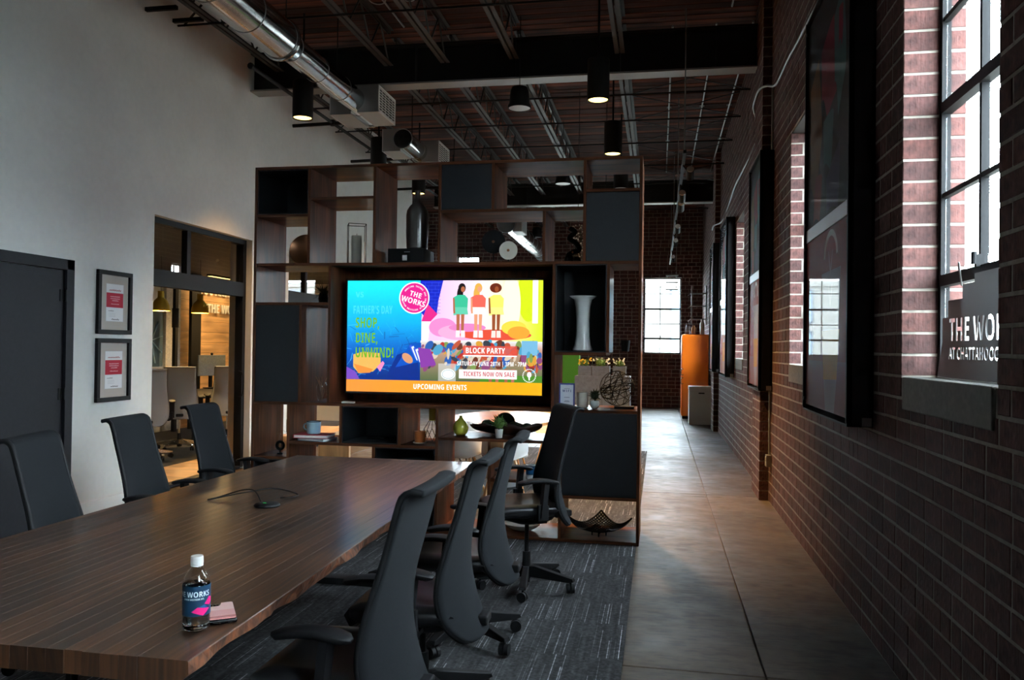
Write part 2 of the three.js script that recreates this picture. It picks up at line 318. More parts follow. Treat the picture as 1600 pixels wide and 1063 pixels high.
// steel windows: local x runs along the wall, local z looks into the room
let winNo = 0;
function steelWindow(label, pos, turn, w, y0, y1, cols, rows, heavy) {
  const g = struct('window_' + (++winNo), label); g.position.set(...pos); g.rotation.y = turn;
  const F = 0.035, fr = [span(0, F, y0, y1, -0.02, 0.02), span(w - F, w, y0, y1, -0.02, 0.02), span(0, w, y0, y0 + F, -0.02, 0.02), span(0, w, y1 - F, y1, -0.02, 0.02)];
  mk('frame', fr, M.steel, g);
  for (const y of rows) mk('crossbar', span(F, w - F, y - (heavy.includes(y) ? 0.026 : 0.011), y + (heavy.includes(y) ? 0.026 : 0.011), heavy.includes(y) ? -0.024 : -0.014, heavy.includes(y) ? 0.024 : 0.014), M.steel, g);
  for (const x of cols) mk('muntin', span(x - 0.012, x + 0.012, y0 + F, y1 - F, -0.016, 0.016), M.steel, g);
  const X = [F, ...cols, w - F], Y = [y0 + F, ...rows, y1 - F];
  for (let i = 0; i + 1 < X.length; i++) for (let j = 0; j + 1 < Y.length; j++) mk('pane', bx(X[i + 1] - X[i] - 0.004, Y[j + 1] - Y[j] - 0.004, 0.004, (X[i] + X[i + 1]) / 2, (Y[j] + Y[j + 1]) / 2, 0), M.glass, g);
  if (heavy.length) mk('latch', [bx(0.02, 0.05, 0.02, w * 0.46, heavy[0] + 0.045, 0.03), cy(0.012, 0.012, 0.05, w * 0.46, heavy[0] + 0.03, 0.045, 8)], M.black, g);
  return g;
}
const ROWS = [1.89, 2.29, 2.7, 3.12];
for (const [n, f] of WIN) steelWindow('black steel factory window in the brick wall, panes in four rows', [1.315, 0, f], -Math.PI / 2, n - f, SILL, HEAD, n - f > 1 ? [0.48] : [0.34], ROWS, [1.89, 2.7]);
steelWindow('black steel window in the far brick end wall', [-0.4, 0, FZ - 0.12], 0, 0.98, 1.45, 3.5, [0.43], [1.86, 2.26, 2.66, 3.08], [1.86, 2.66]);
for (const [x, w, c, l] of [[-2.62, 0.94, [0.46], 'black steel window in the far wall behind the shelf'], [-3.9, 1.12, [0.37, 0.74], 'wide black steel window in the far wall behind the shelf']]) steelWindow(l, [x, 0, FZ - 0.12], 0, w, 1.45, 3.5, c, [1.86, 2.26, 2.66, 3.08], [1.86, 2.66]);
steelWindow('high small window in the far brick end wall', [-5.65, 0, FZ - 0.12], 0, 0.65, 3.0, 4.13, [0.33], [3.55], []);

{   // plaster wall on the left with two glazed openings into the meeting room
  const w = struct('wall_left', 'smooth white plaster wall'), O = [[-7.23, -9.2], [-10.2, -13.1]], T0 = -5.33;
  mk('plaster', [span(LX, T0, -0.1, 5.42, 5.2, O[0][0]), span(LX, T0, 2.86, 5.42, O[0][0], O[0][1]), span(LX, T0, -0.1, 5.42, O[0][1], O[1][0]), span(LX, T0, 2.86, 5.42, O[1][0], O[1][1]), span(LX, T0, -0.1, 5.42, O[1][1], -15.5)], M.plaster, w);
  const b = struct('baseboard_left', 'white baseboard along the plaster wall');
  for (const [a, c] of [[5, -5.0], [-6.08, O[0][0]], [O[0][1], O[1][0]], [O[1][1], -15.5]]) mk('board', rspan(LX + 0.001, LX + 0.015, 0.001, 0.12, a, c, 0.004), M.white, b);
  let n = 1;
  for (const [a, c] of O) {
    const g = struct('door_' + (++n), 'black framed glass storefront of the meeting room'), X = -5.16, D = 0.05;
    const W = a - c, m = (u0, u1, y0, y1, d = D) => span(X - d, X + d, y0, y1, a - u0, a - u1);
    mk('frame', [m(0, 0.03, 0.02, 2.86), m(W - 0.07, W, 0.02, 2.86), m(0.03, W - 0.07, 2.8, 2.86), m(0.03, W - 0.07, 0.01, 0.04)], M.steel, g);
    mk('transom', m(0.03, W - 0.07, 2.15, 2.32, 0.06), M.steel, g);
    mk('post', m(0.72, 0.79, 2.32, 2.8, 0.035), M.steel, g);
    const cell = (u0, u1, y0, y1) => mk('pane', span(X - 0.004, X + 0.004, y0, y1, a - u0 - 0.002, a - u1 + 0.002), M.glass, g);
    cell(0.03, 0.72, 2.32, 2.8); cell(0.79, W - 0.07, 2.32, 2.8);
    if (n > 2) { cell(0.03, W / 2, 0.04, 2.15); cell(W / 2, W - 0.07, 0.04, 2.15); }     // the near doorway stands open
    mk('handle', tube([[X + 0.04, 0.9, a - W + 0.13], [X + 0.09, 0.92, a - W + 0.13], [X + 0.09, 1.2, a - W + 0.13], [X + 0.04, 1.22, a - W + 0.13]], 0.009), M.steel, g);
  }
  const d = struct('door_1', 'charcoal painted door in a charcoal frame');
  mk('frame', [rspan(LX, LX + 0.05, 0, 2.26, -6.07, -5.98), rspan(LX, LX + 0.05, 0, 2.26, -5.0, -4.91), rspan(LX, LX + 0.05, 2.17, 2.26, -4.91, -6.07)], M.doorPaint, d);
  mk('leaf', rspan(LX, LX + 0.025, 0.012, 2.165, -5.005, -5.975), M.doorPaint, d);
  for (const y of [0.25, 1.06, 1.9]) mk('hinge', [cy(0.009, 0.009, 0.1, LX + 0.045, y, -5.975, 10), bx(0.006, 0.1, 0.05, LX + 0.03, y + 0.05, -5.95)], M.steel, d);
  mk('lever', [cy(0.025, 0.025, 0.012, LX + 0.03, 1.0, -5.08, 12), bar([LX + 0.06, 1.01, -5.08], [LX + 0.06, 1.01, -5.2], 0.018)], M.steel, d);
}
{   // the rest of the shell
  const o = struct('wall_outer', 'plain plaster walls closing the building');
  mk('plaster', [span(-8.6, -8.8, -0.1, 5.6, 5.2, -22.1), span(-8.8, 1.42, -0.1, 5.6, 5, 5.2)], M.plaster, o);
  const p = struct('wall_meeting', 'partition walls and low ceiling of the meeting room');
  mk('plaster', [span(-8.6, -5.33, 0, 2.9, -4.8, -5), span(-8.6, -5.03, 0, 5.4, -15.5, -15.7)], M.plaster, p);
  mk('ceiling_panel', span(-8.6, -5.33, 2.83, 2.93, -4.8, -15.5), M.charcoal, p);
  const c = struct('ceiling', 'brown timber roof decking');
  mk('roof', span(-8.8, 1.45, ROOF + 0.06, 5.62, 5.2, -22.1), M.charcoal, c);
  const g = new RoundedBoxGeometry(9.9, 0.05, 0.135, 1, 0.008); const gs = clean(g); uvBox(gs, true);
  for (let i = 0, z = 1.2; z > FZ; z -= 0.1405, i++) { const m = raw('plank', gs, DECK[Math.floor(rnd() * 5)], c); m.position.set(-3.78, ROOF + 0.028 + rr(-0.004, 0.004), z - 0.07); }
  mk('decking', span(-8.7, 1.14, ROOF, ROOF + 0.05, 5, 1.2), DECK[1], c, true);
  const t = struct('trim_1', 'tan timber strip along the meeting room floor'); mk('strip', rspan(-6.05, -5.345, 0.001, 0.012, -5.1, -15.4), M.pine, t, true);
  one('meeting_carpet', rspan(-8.55, -6.06, 0.001, 0.01, -5.1, -15.4), M.sideCarpet, 'dark plain carpet on the meeting room floor behind the glass', 'carpet');
}

// ---------- outside: what the windows look on ----------
one('pavement', span(1.5, 40, -0.5, -0.35, 40, -60), M.sill, 'pale pavement outside the windows', 'pavement');
one('courtyard', span(-30, 1.45, -0.5, -0.35, -22.2, -60), M.sill, 'pale paved yard beyond the far brick wall', 'pavement');
function building(label, pos, turn, w, h, d, floors, bays) {
  const b = thing('building', label, 'building', pos, turn); mk('wall', span(-w / 2, w / 2, -0.349, h, -d, 0), M.render, b); mk('parapet', rspan(-w / 2 - 0.1, w / 2 + 0.1, h, h + 0.3, -d - 0.1, 0.1, 0.02), M.render, b);
  for (let i = 0; i < bays; i++) for (let j = 0; j < floors; j++) {
    const x = -w / 2 + (i + 0.5) * w / bays, y = 0.9 + j * (h - 0.6) / floors; const f = mk('window', [bx(1.6, 0.1, 0.1, x, y, 0.03), bx(1.6, 0.1, 0.1, x, y + 1.7, 0.03), bx(0.1, 1.7, 0.1, x - 0.75, y + 0.85, 0.03), bx(0.1, 1.7, 0.1, x + 0.75, y + 0.85, 0.03), bx(0.06, 1.7, 0.08, x, y + 0.85, 0.03)], M.greyPaint, b);
    mk('pane', bx(1.4, 1.6, 0.03, x, y + 0.85, 0.02), M.enamel, f);
  }
}
building('pale building across the yard seen through the side windows', [15, 0, -8], -Math.PI / 2, 34, 4.6, 8, 1, 10);
building('pale building seen through the far end window', [3, 0, -44], 0, 26, 5, 8, 2, 8);

// ---------- roof steel ----------
function beam(z, label) {
  const b = thing('steel_beam', label, 'beam', [0, 4.69, z]);
  mk('bottom_flange', rspan(-5.02, 1.13, 0, 0.022, -0.11, 0.11), M.flange, b); mk('web', span(-5.02, 1.13, 0.022, 0.46, -0.012, 0.012), M.steel, b); mk('top_flange', rspan(-5.02, 1.13, 0.46, 0.482, -0.11, 0.11), M.steel, b);
  for (const x of [-4.2, -2.9, -1.69, -0.47, 0.6]) mk('stiffener', span(x - 0.006, x + 0.006, 0.022, 0.46, -0.1, 0.1), M.steel, b);
}
beam(-0.6, 'black steel beam across the roof over the conference table');
beam(-9.17, 'black steel beam with pale lower flange above the shelf');
beam(-17.3, 'black steel beam across the far lounge');
function joist(x, z0, z1, label) {
  const j = thing('bar_joist', label, 'joist', [x, 4.92, z1], 0, 'bar joists under the decking'), L = z0 - z1;
  for (const s of [-1, 1]) { mk('bottom_chord', [bx(0.045, 0.006, L, s * 0.034, 0, L / 2), bx(0.006, 0.045, L, s * 0.014, 0.02, L / 2)], M.joist, j); mk('top_chord', [bx(0.045, 0.006, L, s * 0.034, 0.42, L / 2), bx(0.006, 0.045, L, s * 0.014, 0.4, L / 2)], M.joist, j); }
  const n = Math.round(L / 0.32), w = []; for (let i = 0; i < n; i++) w.push(rod([0, i % 2 ? 0.4 : 0.01, i * L / n], [0, i % 2 ? 0.01 : 0.4, (i + 1) * L / n], 0.011, 6));
  mk('web', w, M.joist, j);
}
const BAYS = [[-0.5, -9.06, 'over the table'], [-9.28, -17.2, 'behind the shelf'], [-17.4, -21.78, 'over the far lounge']];
const JX = [[-0.47, 'nearest the brick wall'], [-1.69, 'second from the brick wall'], [-2.52, 'in the middle of the roof'], [-3.22, 'beside the duct'], [-4.62, 'nearest the plaster wall']];
for (const [x, a] of JX) for (const [z0, z1, b] of BAYS) joist(x, z0, z1, 'open web steel joist ' + b + ', ' + a);
for (const z of [-7.55, -10.5, -11.7, -13.0, -14.6, -16.2, -19.2]) {
  const far = z < -9 ? ' at the far side of the beam' : '';
  one('bridging_rod', rod([-5.02, 4.903, z], [1.12, 4.903, z], 0.012), M.steel, 'thin black bridging rods crossing the joists' + far, 'rod', [0, 0, 0], 0, 'bridging rods');
  const cb = thing('cross_brace', 'crossed black braces between joists and walls' + far, 'brace', [0, 0, z], 0, 'cross braces');
  for (const [a, b] of [[-0.42, 1.12], [-4.67, -5.02]]) { mk('brace_bar', bar([a, 5.3, -0.1], [b, 4.94, -0.1], 0.03, 0.006), M.steel, cb); mk('brace_bar', bar([a, 4.94, -0.13], [b, 5.3, -0.13], 0.03, 0.006), M.steel, cb); }
}
for (const [x, l] of [[0.12, 'thin pale conduit under the deck beside the cross braces'], [0.62, 'thin pale conduit under the deck over the corridor'], [1.03, 'thin pale conduit under the deck along the brick wall']])
  one('deck_conduit', [rod([x, 5.33, -9.4], [x, 5.33, -17.1], 0.012), ...[-10.6, -12.6, -14.6].map((z) => bx(0.07, 0.02, 0.03, x, 5.345, z))], M.galv, l, 'conduit');
for (const x of [-3.0, 0.75]) one('deck_conduit', rod([x, 5.33, -0.9], [x, 5.33, -8.95], 0.011), M.galv, x < 0 ? 'thin pale conduit under the deck beside the duct' : 'thin pale conduit under the deck near the window', 'conduit');

// ---------- ducts ----------
function duct(label, x, y, parts, boxes) {
  const d = thing('spiral_duct', label, 'duct', [x, y, 0]);
  for (const [z0, z1, r0, r1] of parts) {
    mk('section', cyz(r0, r1, z0, z1, 0, 0, 40), M.duct, d);
    if (r0 === r1) { const rings = []; for (let z = z0; z > z1; z -= 0.62) rings.push(new THREE.TorusGeometry(r0, 0.006, 6, 36).translate(0, 0, z)); mk('seam', rings, M.seam, d); mk('clamp', new THREE.TorusGeometry(r0 + 0.004, 0.016, 8, 36).translate(0, 0, z1), M.duct, d); }
  }
  for (const [s, z0, z1] of boxes) {
    const H = 0.16, X = s * 0.31, b = mk('outlet_box', span(s * 0.05, X, -H, H, z0, z1), M.galv, d);
    mk('grille_frame', [span(X, X + s * 0.012, H - 0.022, H, z0, z1), span(X, X + s * 0.012, -H, -H + 0.022, z0, z1), span(X, X + s * 0.012, -H, H, z0, z0 - 0.025), span(X, X + s * 0.012, -H, H, z1 + 0.025, z1)], M.grille, b);
    mk('grille_back', span(X, X + s * 0.002, -H + 0.02, H - 0.02, z0 - 0.02, z1 + 0.02), M.black, b);
    for (let i = 1; i < 10; i++) mk('grille_slat', bar([X + s * 0.006, -H + i * 0.032, z0 - 0.02], [X + s * 0.006, -H + i * 0.032, z1 + 0.02], 0.01, 0.006), M.grille, b);
    mk('grille_slat', [1, 2, 3, 4].map((i) => bar([X + s * 0.009, -H + 0.02, z0 + (z1 - z0) * i / 5], [X + s * 0.009, H - 0.02, z0 + (z1 - z0) * i / 5], 0.006)), M.grille, b);
  }
  const zs = parts.flatMap(([a, b]) => [(a + b) / 2]); mk('hanger', zs.map((z) => rod([0, 0.1, z], [0, ROOF - y, z], 0.006)), M.steel, d);
}
duct('large galvanised spiral duct narrowing towards its end grilles', -3.62, 4.5, [[1, -7.1, 0.19, 0.19], [-7.1, -7.3, 0.19, 0.138], [-7.3, -9.62, 0.138, 0.138]], [[1, -8.95, -9.55], [-1, -9.0, -9.6]]);
duct('second galvanised duct starting behind the shelf with grilles', -3.6, 4.5, [[-10.75, -11.6, 0.138, 0.138], [-11.6, -15.6, 0.15, 0.15]], [[1, -11.5, -12.1], [-1, -10.8, -11.3]]);
duct('far galvanised duct lit by the end window', -3.15, 4.15, [[-16.2, -21.6, 0.2, 0.2]], [[1, -16.3, -16.9]]);
{
  const p = thing('sprinkler_pipe', 'black sprinkler pipe with side arms along the plaster wall', 'pipe', [-4.42, 4.6, 0]);
  mk('pipe', [rod([0, 0, -8.0], [0, 0, -15.4], 0.022, 10), cy(0.035, 0.035, 0.03, 0, 0, 0, 10).rotateX(Math.PI / 2).translate(0, 0, -8.0)], M.steel, p);
  for (const z of [-10.2, -12.3, -14.6]) mk('side_arm', [rod([-0.58, -0.02, z], [0.3, 0.0, z], 0.024, 10), bx(0.07, 0.07, 0.09, 0, 0, z)], M.steel, p);
  one('wall_strut', rspan(-5.02, -4.68, 4.83, 4.87, -7.0, -7.04), M.steel, 'short black strut from the joist to the plaster wall', 'strut', [0, 0, 0], 0, 'wall struts');
  one('wall_strut', rspan(-5.02, -4.68, 4.9, 4.94, -7.45, -7.49), M.steel, 'short black strut from the joist to the plaster wall', 'strut', [0, 0, 0], 0, 'wall struts');
}
{
  const h = thing('cable_coil', 'coil of grey cable hanging from the deck beside the duct', 'cable', [-2.95, 5.3, -7.9]);
  for (const [x, r] of [[0, 0.09], [0.34, 0.075]]) mk('loop', new THREE.TorusGeometry(r, 0.006, 6, 28).rotateX(Math.PI / 2 - 0.2).translate(x, -0.1, 0), M.galv, h);
  mk('clip', bx(0.05, 0.12, 0.03, 0.15, -0.01, 0), M.grille, h);
}
// ---------- lamps ----------
function pendant(label, x, z, lit) {
  const g = thing('pendant_lamp', label, 'lamp', [x, 4.15, z], 0, 'black cylinder pendants');
  mk('housing', lathe([[0.1, 0.02], [0.112, 0], [0.116, 0], [0.116, 0.42], [0.11, 0.43], [0, 0.43]], 32), M.black, g);
  mk('stem', cy(0.012, 0.012, ROOF - 4.58, 0, 0.43, 0, 8), M.black, g);
  mk('lens', cy(0.1, 0.1, 0.006, 0, 0.012, 0, 32), lit ? M.lampGlow : M.lensOff, g);
  if (lit) { const s = new THREE.SpotLight(new THREE.Color().setRGB(1, 0.58, 0.22), lit, 0, 0.8, 0.7, 2); s.position.set(0, 0.002, 0); s.target.position.set(0, -4, 0); s.castShadow = true; s.shadow.radius = 4; s.name = 'pendant_light'; g.add(s, s.target); }
}
const LAMP = 50;
pendant('lit black cylinder pendant beside the plaster wall, below the near duct', -4.04, -8.48, LAMP);
pendant('lit black cylinder pendant beside the plaster wall, behind the shelf top', -4.04, -10.98, LAMP);
pendant('lit black cylinder pendant seen past the tall vase', -4.04, -12.95, LAMP);
pendant('lit black cylinder pendant far along the plaster wall', -4.04, -15.2, LAMP);
pendant('lit black cylinder pendant under the beam near the corridor', -0.65, -8.3, 165);
pendant('lit black cylinder pendant just above the shelf corner', -0.63, -10.62, 70);
pendant('unlit black cylinder pendant behind the tall navy door', -0.63, -12.92, 0);
for (const [x, z, l] of [[-1.6, -8.94, 'black ceiling speaker with grey cone under the beam'], [-1.6, -13.15, 'black ceiling speaker seen through the shelf top'], [-3.0, -19.4, 'black ceiling speaker far beyond the shelf']]) {
  const g = thing('ceiling_speaker', l, 'speaker', [x, 4.3, z]);
  mk('shell', lathe([[0.125, 0.0], [0.135, 0.0], [0.135, 0.03], [0.12, 0.05], [0.105, 0.2], [0.09, 0.24], [0, 0.24]], 28), M.black, g); mk('cone', cy(0.122, 0.122, 0.012, 0, 0.004, 0, 28), M.lensOff, g); mk('cable', cy(0.004, 0.004, ROOF - 4.54, 0, 0.24, 0, 6), M.black, g);
}
{   // track lights hung over the corridor
  const t = thing('track_light', 'black hanging track with spot heads over the corridor', 'track light', [0.26, 3.72, 0]);
  mk('track', rspan(-0.018, 0.018, 0, 0.035, -8.9, -20.5), M.black, t);
  for (const z of [-9, -12.2, -15.5, -19]) mk('rod', cy(0.007, 0.007, ROOF - 3.755, 0, 0.035, z, 8), M.galv, t);
  for (const [z, dx, dy] of [[-9.5, 0.08, -0.1], [-10.6, 0.02, -0.16], [-11.1, 0.02, -0.2], [-13.5, 0.03, -0.15], [-15.2, 0.03, -0.15], [-17.8, 0.03, -0.16]]) {
    const h = mk('spot_head', [new THREE.CylinderGeometry(0.045, 0.045, 0.16, 16).rotateX(1.1).translate(dx, dy, z), rod([0, 0, z], [dx, dy, z], 0.01)], M.black, t);
    mk('spot_rim', new THREE.CylinderGeometry(0.042, 0.042, 0.012, 16).rotateX(1.1).translate(dx, dy + 0.038, z + 0.075), M.white, h);
  }
  const u = thing('pipe_hanger', 'small black unistrut hangers near the far window', 'hanger', [0.3, 3.35, -19.5]); for (let i = 0; i < 3; i++) mk('strut', [bx(0.3, 0.03, 0.03, 0, -i * 0.17, 0), rod([0.1, -i * 0.17, 0], [0.1, 2.0, 0], 0.008)], M.galv, u);
}

// ---------- the shelf wall ----------
const SZ = -6.314, SB = -6.864, BT = 0.012;      // front, back, half a board
const shelf = thing('display_shelf', 'tall walnut shelf wall with open cells and dark blue doors around the television', 'shelf', [0, 0, 0]);
const up = (x, y0, y1) => mk('upright', rspan(x - BT, x + BT, y0 + (y0 > 0.02 ? BT : 0), y1 - BT, SB, SZ, 0.002), M.walnut, shelf);
const sh = (y, x0, x1) => mk('shelf_board', rspan(x0 - BT, x1 + BT, y - BT, y + BT, SB, SZ, 0.002), M.walnut, shelf, true);
const XS = { l: -3.425, r: -0.148 };
mk('upright', rspan(XS.l - BT, XS.l + BT, 0.009, 3.08, SB, SZ, 0.002), M.walnut, shelf);
mk('upright', rspan(XS.r - BT, XS.r + BT, 0.009, 3.08, SB, SZ, 0.002), M.walnut, shelf);
sh(3.068, XS.l + 2 * BT, XS.r - 2 * BT);
sh(2.24, XS.l + 2 * BT, XS.r - 2 * BT); sh(1.055, XS.l + 2 * BT, XS.r - 2 * BT); sh(0.024, XS.l + 2 * BT, XS.r - 2 * BT);
up(-2.935, 2.24, 3.068); sh(2.66, XS.l + 2 * BT, -2.935 - 2 * BT); sh(2.8, -2.935 + 2 * BT, -2.352 - 2 * BT); up(-2.352, 2.24, 3.068);
up(-1.788, 2.24, 3.068); sh(2.67, -1.788 + 2 * BT, -0.591 - 2 * BT); up(-1.34, 2.67, 3.068); up(-0.591, 2.24, 3.068); up(-0.916, 2.24, 2.67);
up(-2.74, 1.055, 2.24); up(-0.831, 1.055, 2.24); sh(1.905, XS.l + 2 * BT, -2.74 - 2 * BT); up(-3.0, 1.055, 1.905);
up(-0.397, 1.512, 2.24); sh(1.512, -0.831 + 2 * BT, -0.397 - BT * 2);
up(-3.097, 0.024, 1.055); sh(0.588, XS.l + 2 * BT, -3.097 - 2 * BT); sh(0.722, -3.097 + 2 * BT, -1.786 - 2 * BT);
up(-2.625, 0.722, 1.055); up(-2.108, 0.722, 1.055); up(-1.786, 0.024, 1.055); up(-2.332, 0.024, 0.722);
sh(0.798, -1.786 + 2 * BT, -0.764 - 2 * BT); up(-1.344, 0.024, 0.798); up(-0.764, 0.024, 1.055); sh(0.477, -1.344 + 2 * BT, -0.764 - 2 * BT); sh(0.369, -0.764 + 2 * BT, XS.r - 2 * BT);
function door(x0, x1, y0, y1) {
  mk('door', rspan(x0, x1, y0, y1, SZ - 0.028, SZ - 0.006, 0.002), M.navy, shelf); mk('back_panel', span(x0 - 0.008, x1 + 0.008, y0 - 0.008, y1 + 0.008, SB + 0.002, SB + 0.012), M.navy, shelf);
}
door(-1.774, -1.354, 2.684, 3.054); door(-0.577, -0.162, 2.254, 2.8); door(-3.411, -3.014, 1.069, 1.891); door(-0.75, -0.162, 0.383, 1.041);
sh(2.815, -0.591 + 2 * BT, XS.r - 2 * BT);
function lining(x0, x1, y0, y1, mat) {
  mk('lining', [span(x0, x0 + 0.008, y0, y1, SB + 0.01, SZ - 0.004), span(x1 - 0.008, x1, y0, y1, SB + 0.01, SZ - 0.004), span(x0, x1, y0, y0 + 0.008, SB + 0.01, SZ - 0.004), span(x0, x1, y1 - 0.008, y1, SB + 0.01, SZ - 0.004), span(x0 - 0.008, x1 + 0.008, y0 - 0.008, y1 + 0.008, SB + 0.002, SB + 0.01)], mat, shelf);
}
lining(-3.411, -2.949, 2.674, 3.054, M.navy); lining(-0.817, -0.411, 1.526, 2.226, M.navy); lining(-2.611, -2.122, 0.736, 1.041, M.navy); lining(-2.318, -1.8, 0.038, 0.708, M.navy); lining(-3.411, -3.111, 0.038, 0.574, M.navy);
mk('back_panel', span(-2.735, -0.836, 1.06, 2.235, SB + 0.002, SB + 0.014), M.walnut, shelf);

// television
const tvArt = canvasTex(1280, 720, (c, W, H) => {
  let g = c.createLinearGradient(0, 0, 0, 610); g.addColorStop(0, '#1ff0f5'); g.addColorStop(0.45, '#14b4ee'); g.addColorStop(0.75, '#0b62c8'); g.addColorStop(1, '#07328c'); c.fillStyle = g; c.fillRect(0, 0, W, H);
  const blob = (col, pts) => { c.fillStyle = col; c.beginPath(); pts.forEach(([x, y], i) => i ? c.lineTo(x, y) : c.moveTo(x, y)); c.closePath(); c.fill(); };
  const oval = (col, x, y, rx, ry, a = 0) => { c.fillStyle = col; c.beginPath(); c.ellipse(x, y, rx, ry, a, 0, 7); c.fill(); };
  // right half: pale pink to yellow studio
  g = c.createLinearGradient(600, 0, W, 0); g.addColorStop(0, '#f7c9f2'); g.addColorStop(0.35, '#fbe6f4'); g.addColorStop(0.62, '#fbf7d8'); g.addColorStop(0.8, '#eef37a'); g.addColorStop(1, '#d9ef2e'); c.fillStyle = g; c.fillRect(500, 0, W - 500, 400);
  c.fillStyle = '#1d2fd0'; blob('#1a2bc6', [[490, 0], [640, 0], [610, 130], [600, 215], [540, 250], [490, 200]]);
  c.strokeStyle = '#3f55e8'; c.lineWidth = 2; for (let y = 12; y < 230; y += 22) { c.beginPath(); c.moveTo(500, y); c.lineTo(625, y); c.stroke(); for (let x = 500 + (y % 44 > 20 ? 0 : 22); x < 620; x += 44) { c.beginPath(); c.moveTo(x, y); c.lineTo(x, y + 22); c.stroke(); } }
  oval('#d8ec22', 1190, 90, 70, 170); oval('#f8f6e0', 1080, 150, 60, 190); blob('#ffffff', [[1215, 0], [1250, 0], [1250, 270], [1215, 270]]);
  blob('#e62f8c', [[540, 150], [605, 215], [560, 262], [500, 262]]); blob('#fdf4f6', [[500, 262], [560, 262], [545, 390], [500, 380]]);
  oval('#f28fd0', 640, 300, 90, 60); oval('#f7b0da', 760, 330, 150, 50); oval('#e6543e', 980, 345, 230, 34); oval('#f3dc4e', 1100, 300, 80, 45); oval('#f4a83c', 1130, 330, 70, 40); oval('#e888c8', 800, 300, 120, 26);
  // three figures in pale clothes
  const figure = (x, hair, skin, top, skirt, leg, hx, hr) => {
    oval(hair, x + hx, 48, hr, 30); if (hr < 30) oval(hair, x + hx - 12, 92, 20, 52); oval(skin, x + hx + 6, 56, 13, 18);
    blob(top, [[x - 50, 110], [x - 18, 92], [x + 26, 92], [x + 48, 115], [x + 44, 190], [x - 48, 196]]); blob(skirt, [[x - 44, 170], [x + 42, 170], [x + 50, 216], [x - 46, 222]]);
    blob(skin, [[x - 26, 215], [x - 4, 215], [x - 6, 330], [x - 24, 330]]); blob(skin, [[x + 4, 215], [x + 26, 215], [x + 22, 330], [x + 6, 330]]); blob(leg, [[x - 28, 318], [x - 2, 318], [x - 2, 362], [x - 30, 362]]); blob(leg, [[x + 4, 318], [x + 30, 318], [x + 32, 362], [x + 4, 362]]);
    blob(skin, [[x - 50, 112], [x - 40, 112], [x - 34, 210], [x - 46, 210]]);
  };
  figure(755, '#1f1a1c', '#b56a4a', '#3fc39a', '#67d1b0', '#f4e9f0', 8, 24); figure(870, '#e8b24f', '#e8a07a', '#f06a5a', '#fbfaf2', '#ffffff', 0, 24); figure(985, '#6b2a18', '#9c5230', '#f2ee6e', '#eef08a', '#f6e6dc', -4, 38);
  // crowd and street in the lower right
  g = c.createLinearGradient(0, 380, 0, 640); g.addColorStop(0, '#e9f2f6'); g.addColorStop(0.25, '#c79a86'); g.addColorStop(1, '#5a6b46'); c.fillStyle = g; c.fillRect(495, 385, W - 495, 255);
  let q = 5; const r = () => { q = (q * 1664525 + 1013904223) >>> 0; return q / 4294967296; };
  const cols = ['#6e3a2c', '#c0563c', '#2f5fb0', '#d9a03c', '#8c4a7a', '#3a3f4a', '#d8c8b4', '#7f9a54', '#b8322c', '#4fa0c8'];
  for (let i = 0; i < 130; i++) { const x = 500 + r() * 760, y = 400 + r() * 150; oval(cols[Math.floor(r() * 10)], x, y, 6 + r() * 22, 10 + r() * 34, r()); }
  c.fillStyle = '#78b8dc'; c.fillRect(1150, 380, 100, 90); for (let i = 0; i < 26; i++) oval(cols[Math.floor(r() * 10)], 1190 + r() * 80, 470 + r() * 90, 6 + r() * 14, 8 + r() * 22); blob('#4e8a2c', [[900, 600], [W, 600], [W, 645], [880, 645]]);
  for (const x of [940, 1040]) { blob('#a8624a', [[x, 560], [x + 26, 560], [x + 22, 650], [x + 4, 650]]); blob('#b5705a', [[x + 44, 560], [x + 72, 560], [x + 64, 650], [x + 46, 650]]); }
  // left half: blue double exposure with a tan guitar-like shape and hand
  for (let i = 0; i < 90; i++) { c.strokeStyle = ['rgba(120,230,255,.5)', 'rgba(20,50,150,.45)', 'rgba(60,190,240,.5)'][i % 3]; c.lineWidth = 1 + r() * 5; c.beginPath(); const x = r() * 480, y = 280 + r() * 330; c.moveTo(x, y); c.lineTo(x + (r() - 0.4) * 160, y + (r() - 0.5) * 120); c.stroke(); }
  blob('#0a2f8e', [[260, 640], [340, 480], [470, 430], [495, 640]]); blob('#0c55c4', [[330, 560], [430, 400], [500, 400], [500, 520]]); for (let i = 0; i < 7; i++) blob(i % 2 ? '#e8f0ff' : '#3d5fd8', [[420 + i * 14, 420 + i * 8], [436 + i * 14, 412 + i * 8], [480 + i * 10, 500 + i * 6], [462 + i * 10, 508 + i * 6]]);
  blob('#e8b65c', [[45, 480], [110, 462], [230, 470], [232, 540], [180, 590], [80, 600], [45, 560]]); blob('#f0913c', [[50, 540], [180, 575], [160, 598], [80, 602]]); oval('#d99a72', 410, 500, 42, 26, 0.7); blob('#f08cc0', [[205, 560], [245, 520], [258, 535], [228, 590]]); blob('#7a4ac0', [[0, 560], [60, 590], [90, 640], [0, 640]]); blob('#8a3fa8', [[480, 430], [560, 440], [600, 540], [500, 560]]);
  // words
  c.textBaseline = 'alphabetic'; c.fillStyle = 'rgba(140,240,255,.42)'; c.font = 'bold 50px sans-serif'; c.fillText('VS', 55, 108); c.save(); c.translate(38, 215); c.scale(0.72, 1.3); c.font = 'bold 56px sans-serif'; c.fillText("FATHER'S DAY", 0, 0); c.restore();
  c.fillStyle = '#6fb52a'; for (const [t, y] of [['SHOP,', 305], ['DINE,', 403], ['UNWIND!', 498]]) { c.save(); c.translate(55, y); c.scale(0.8, 1.25); c.font = 'bold 72px sans-serif'; c.fillText(t, 0, 0); c.restore(); }
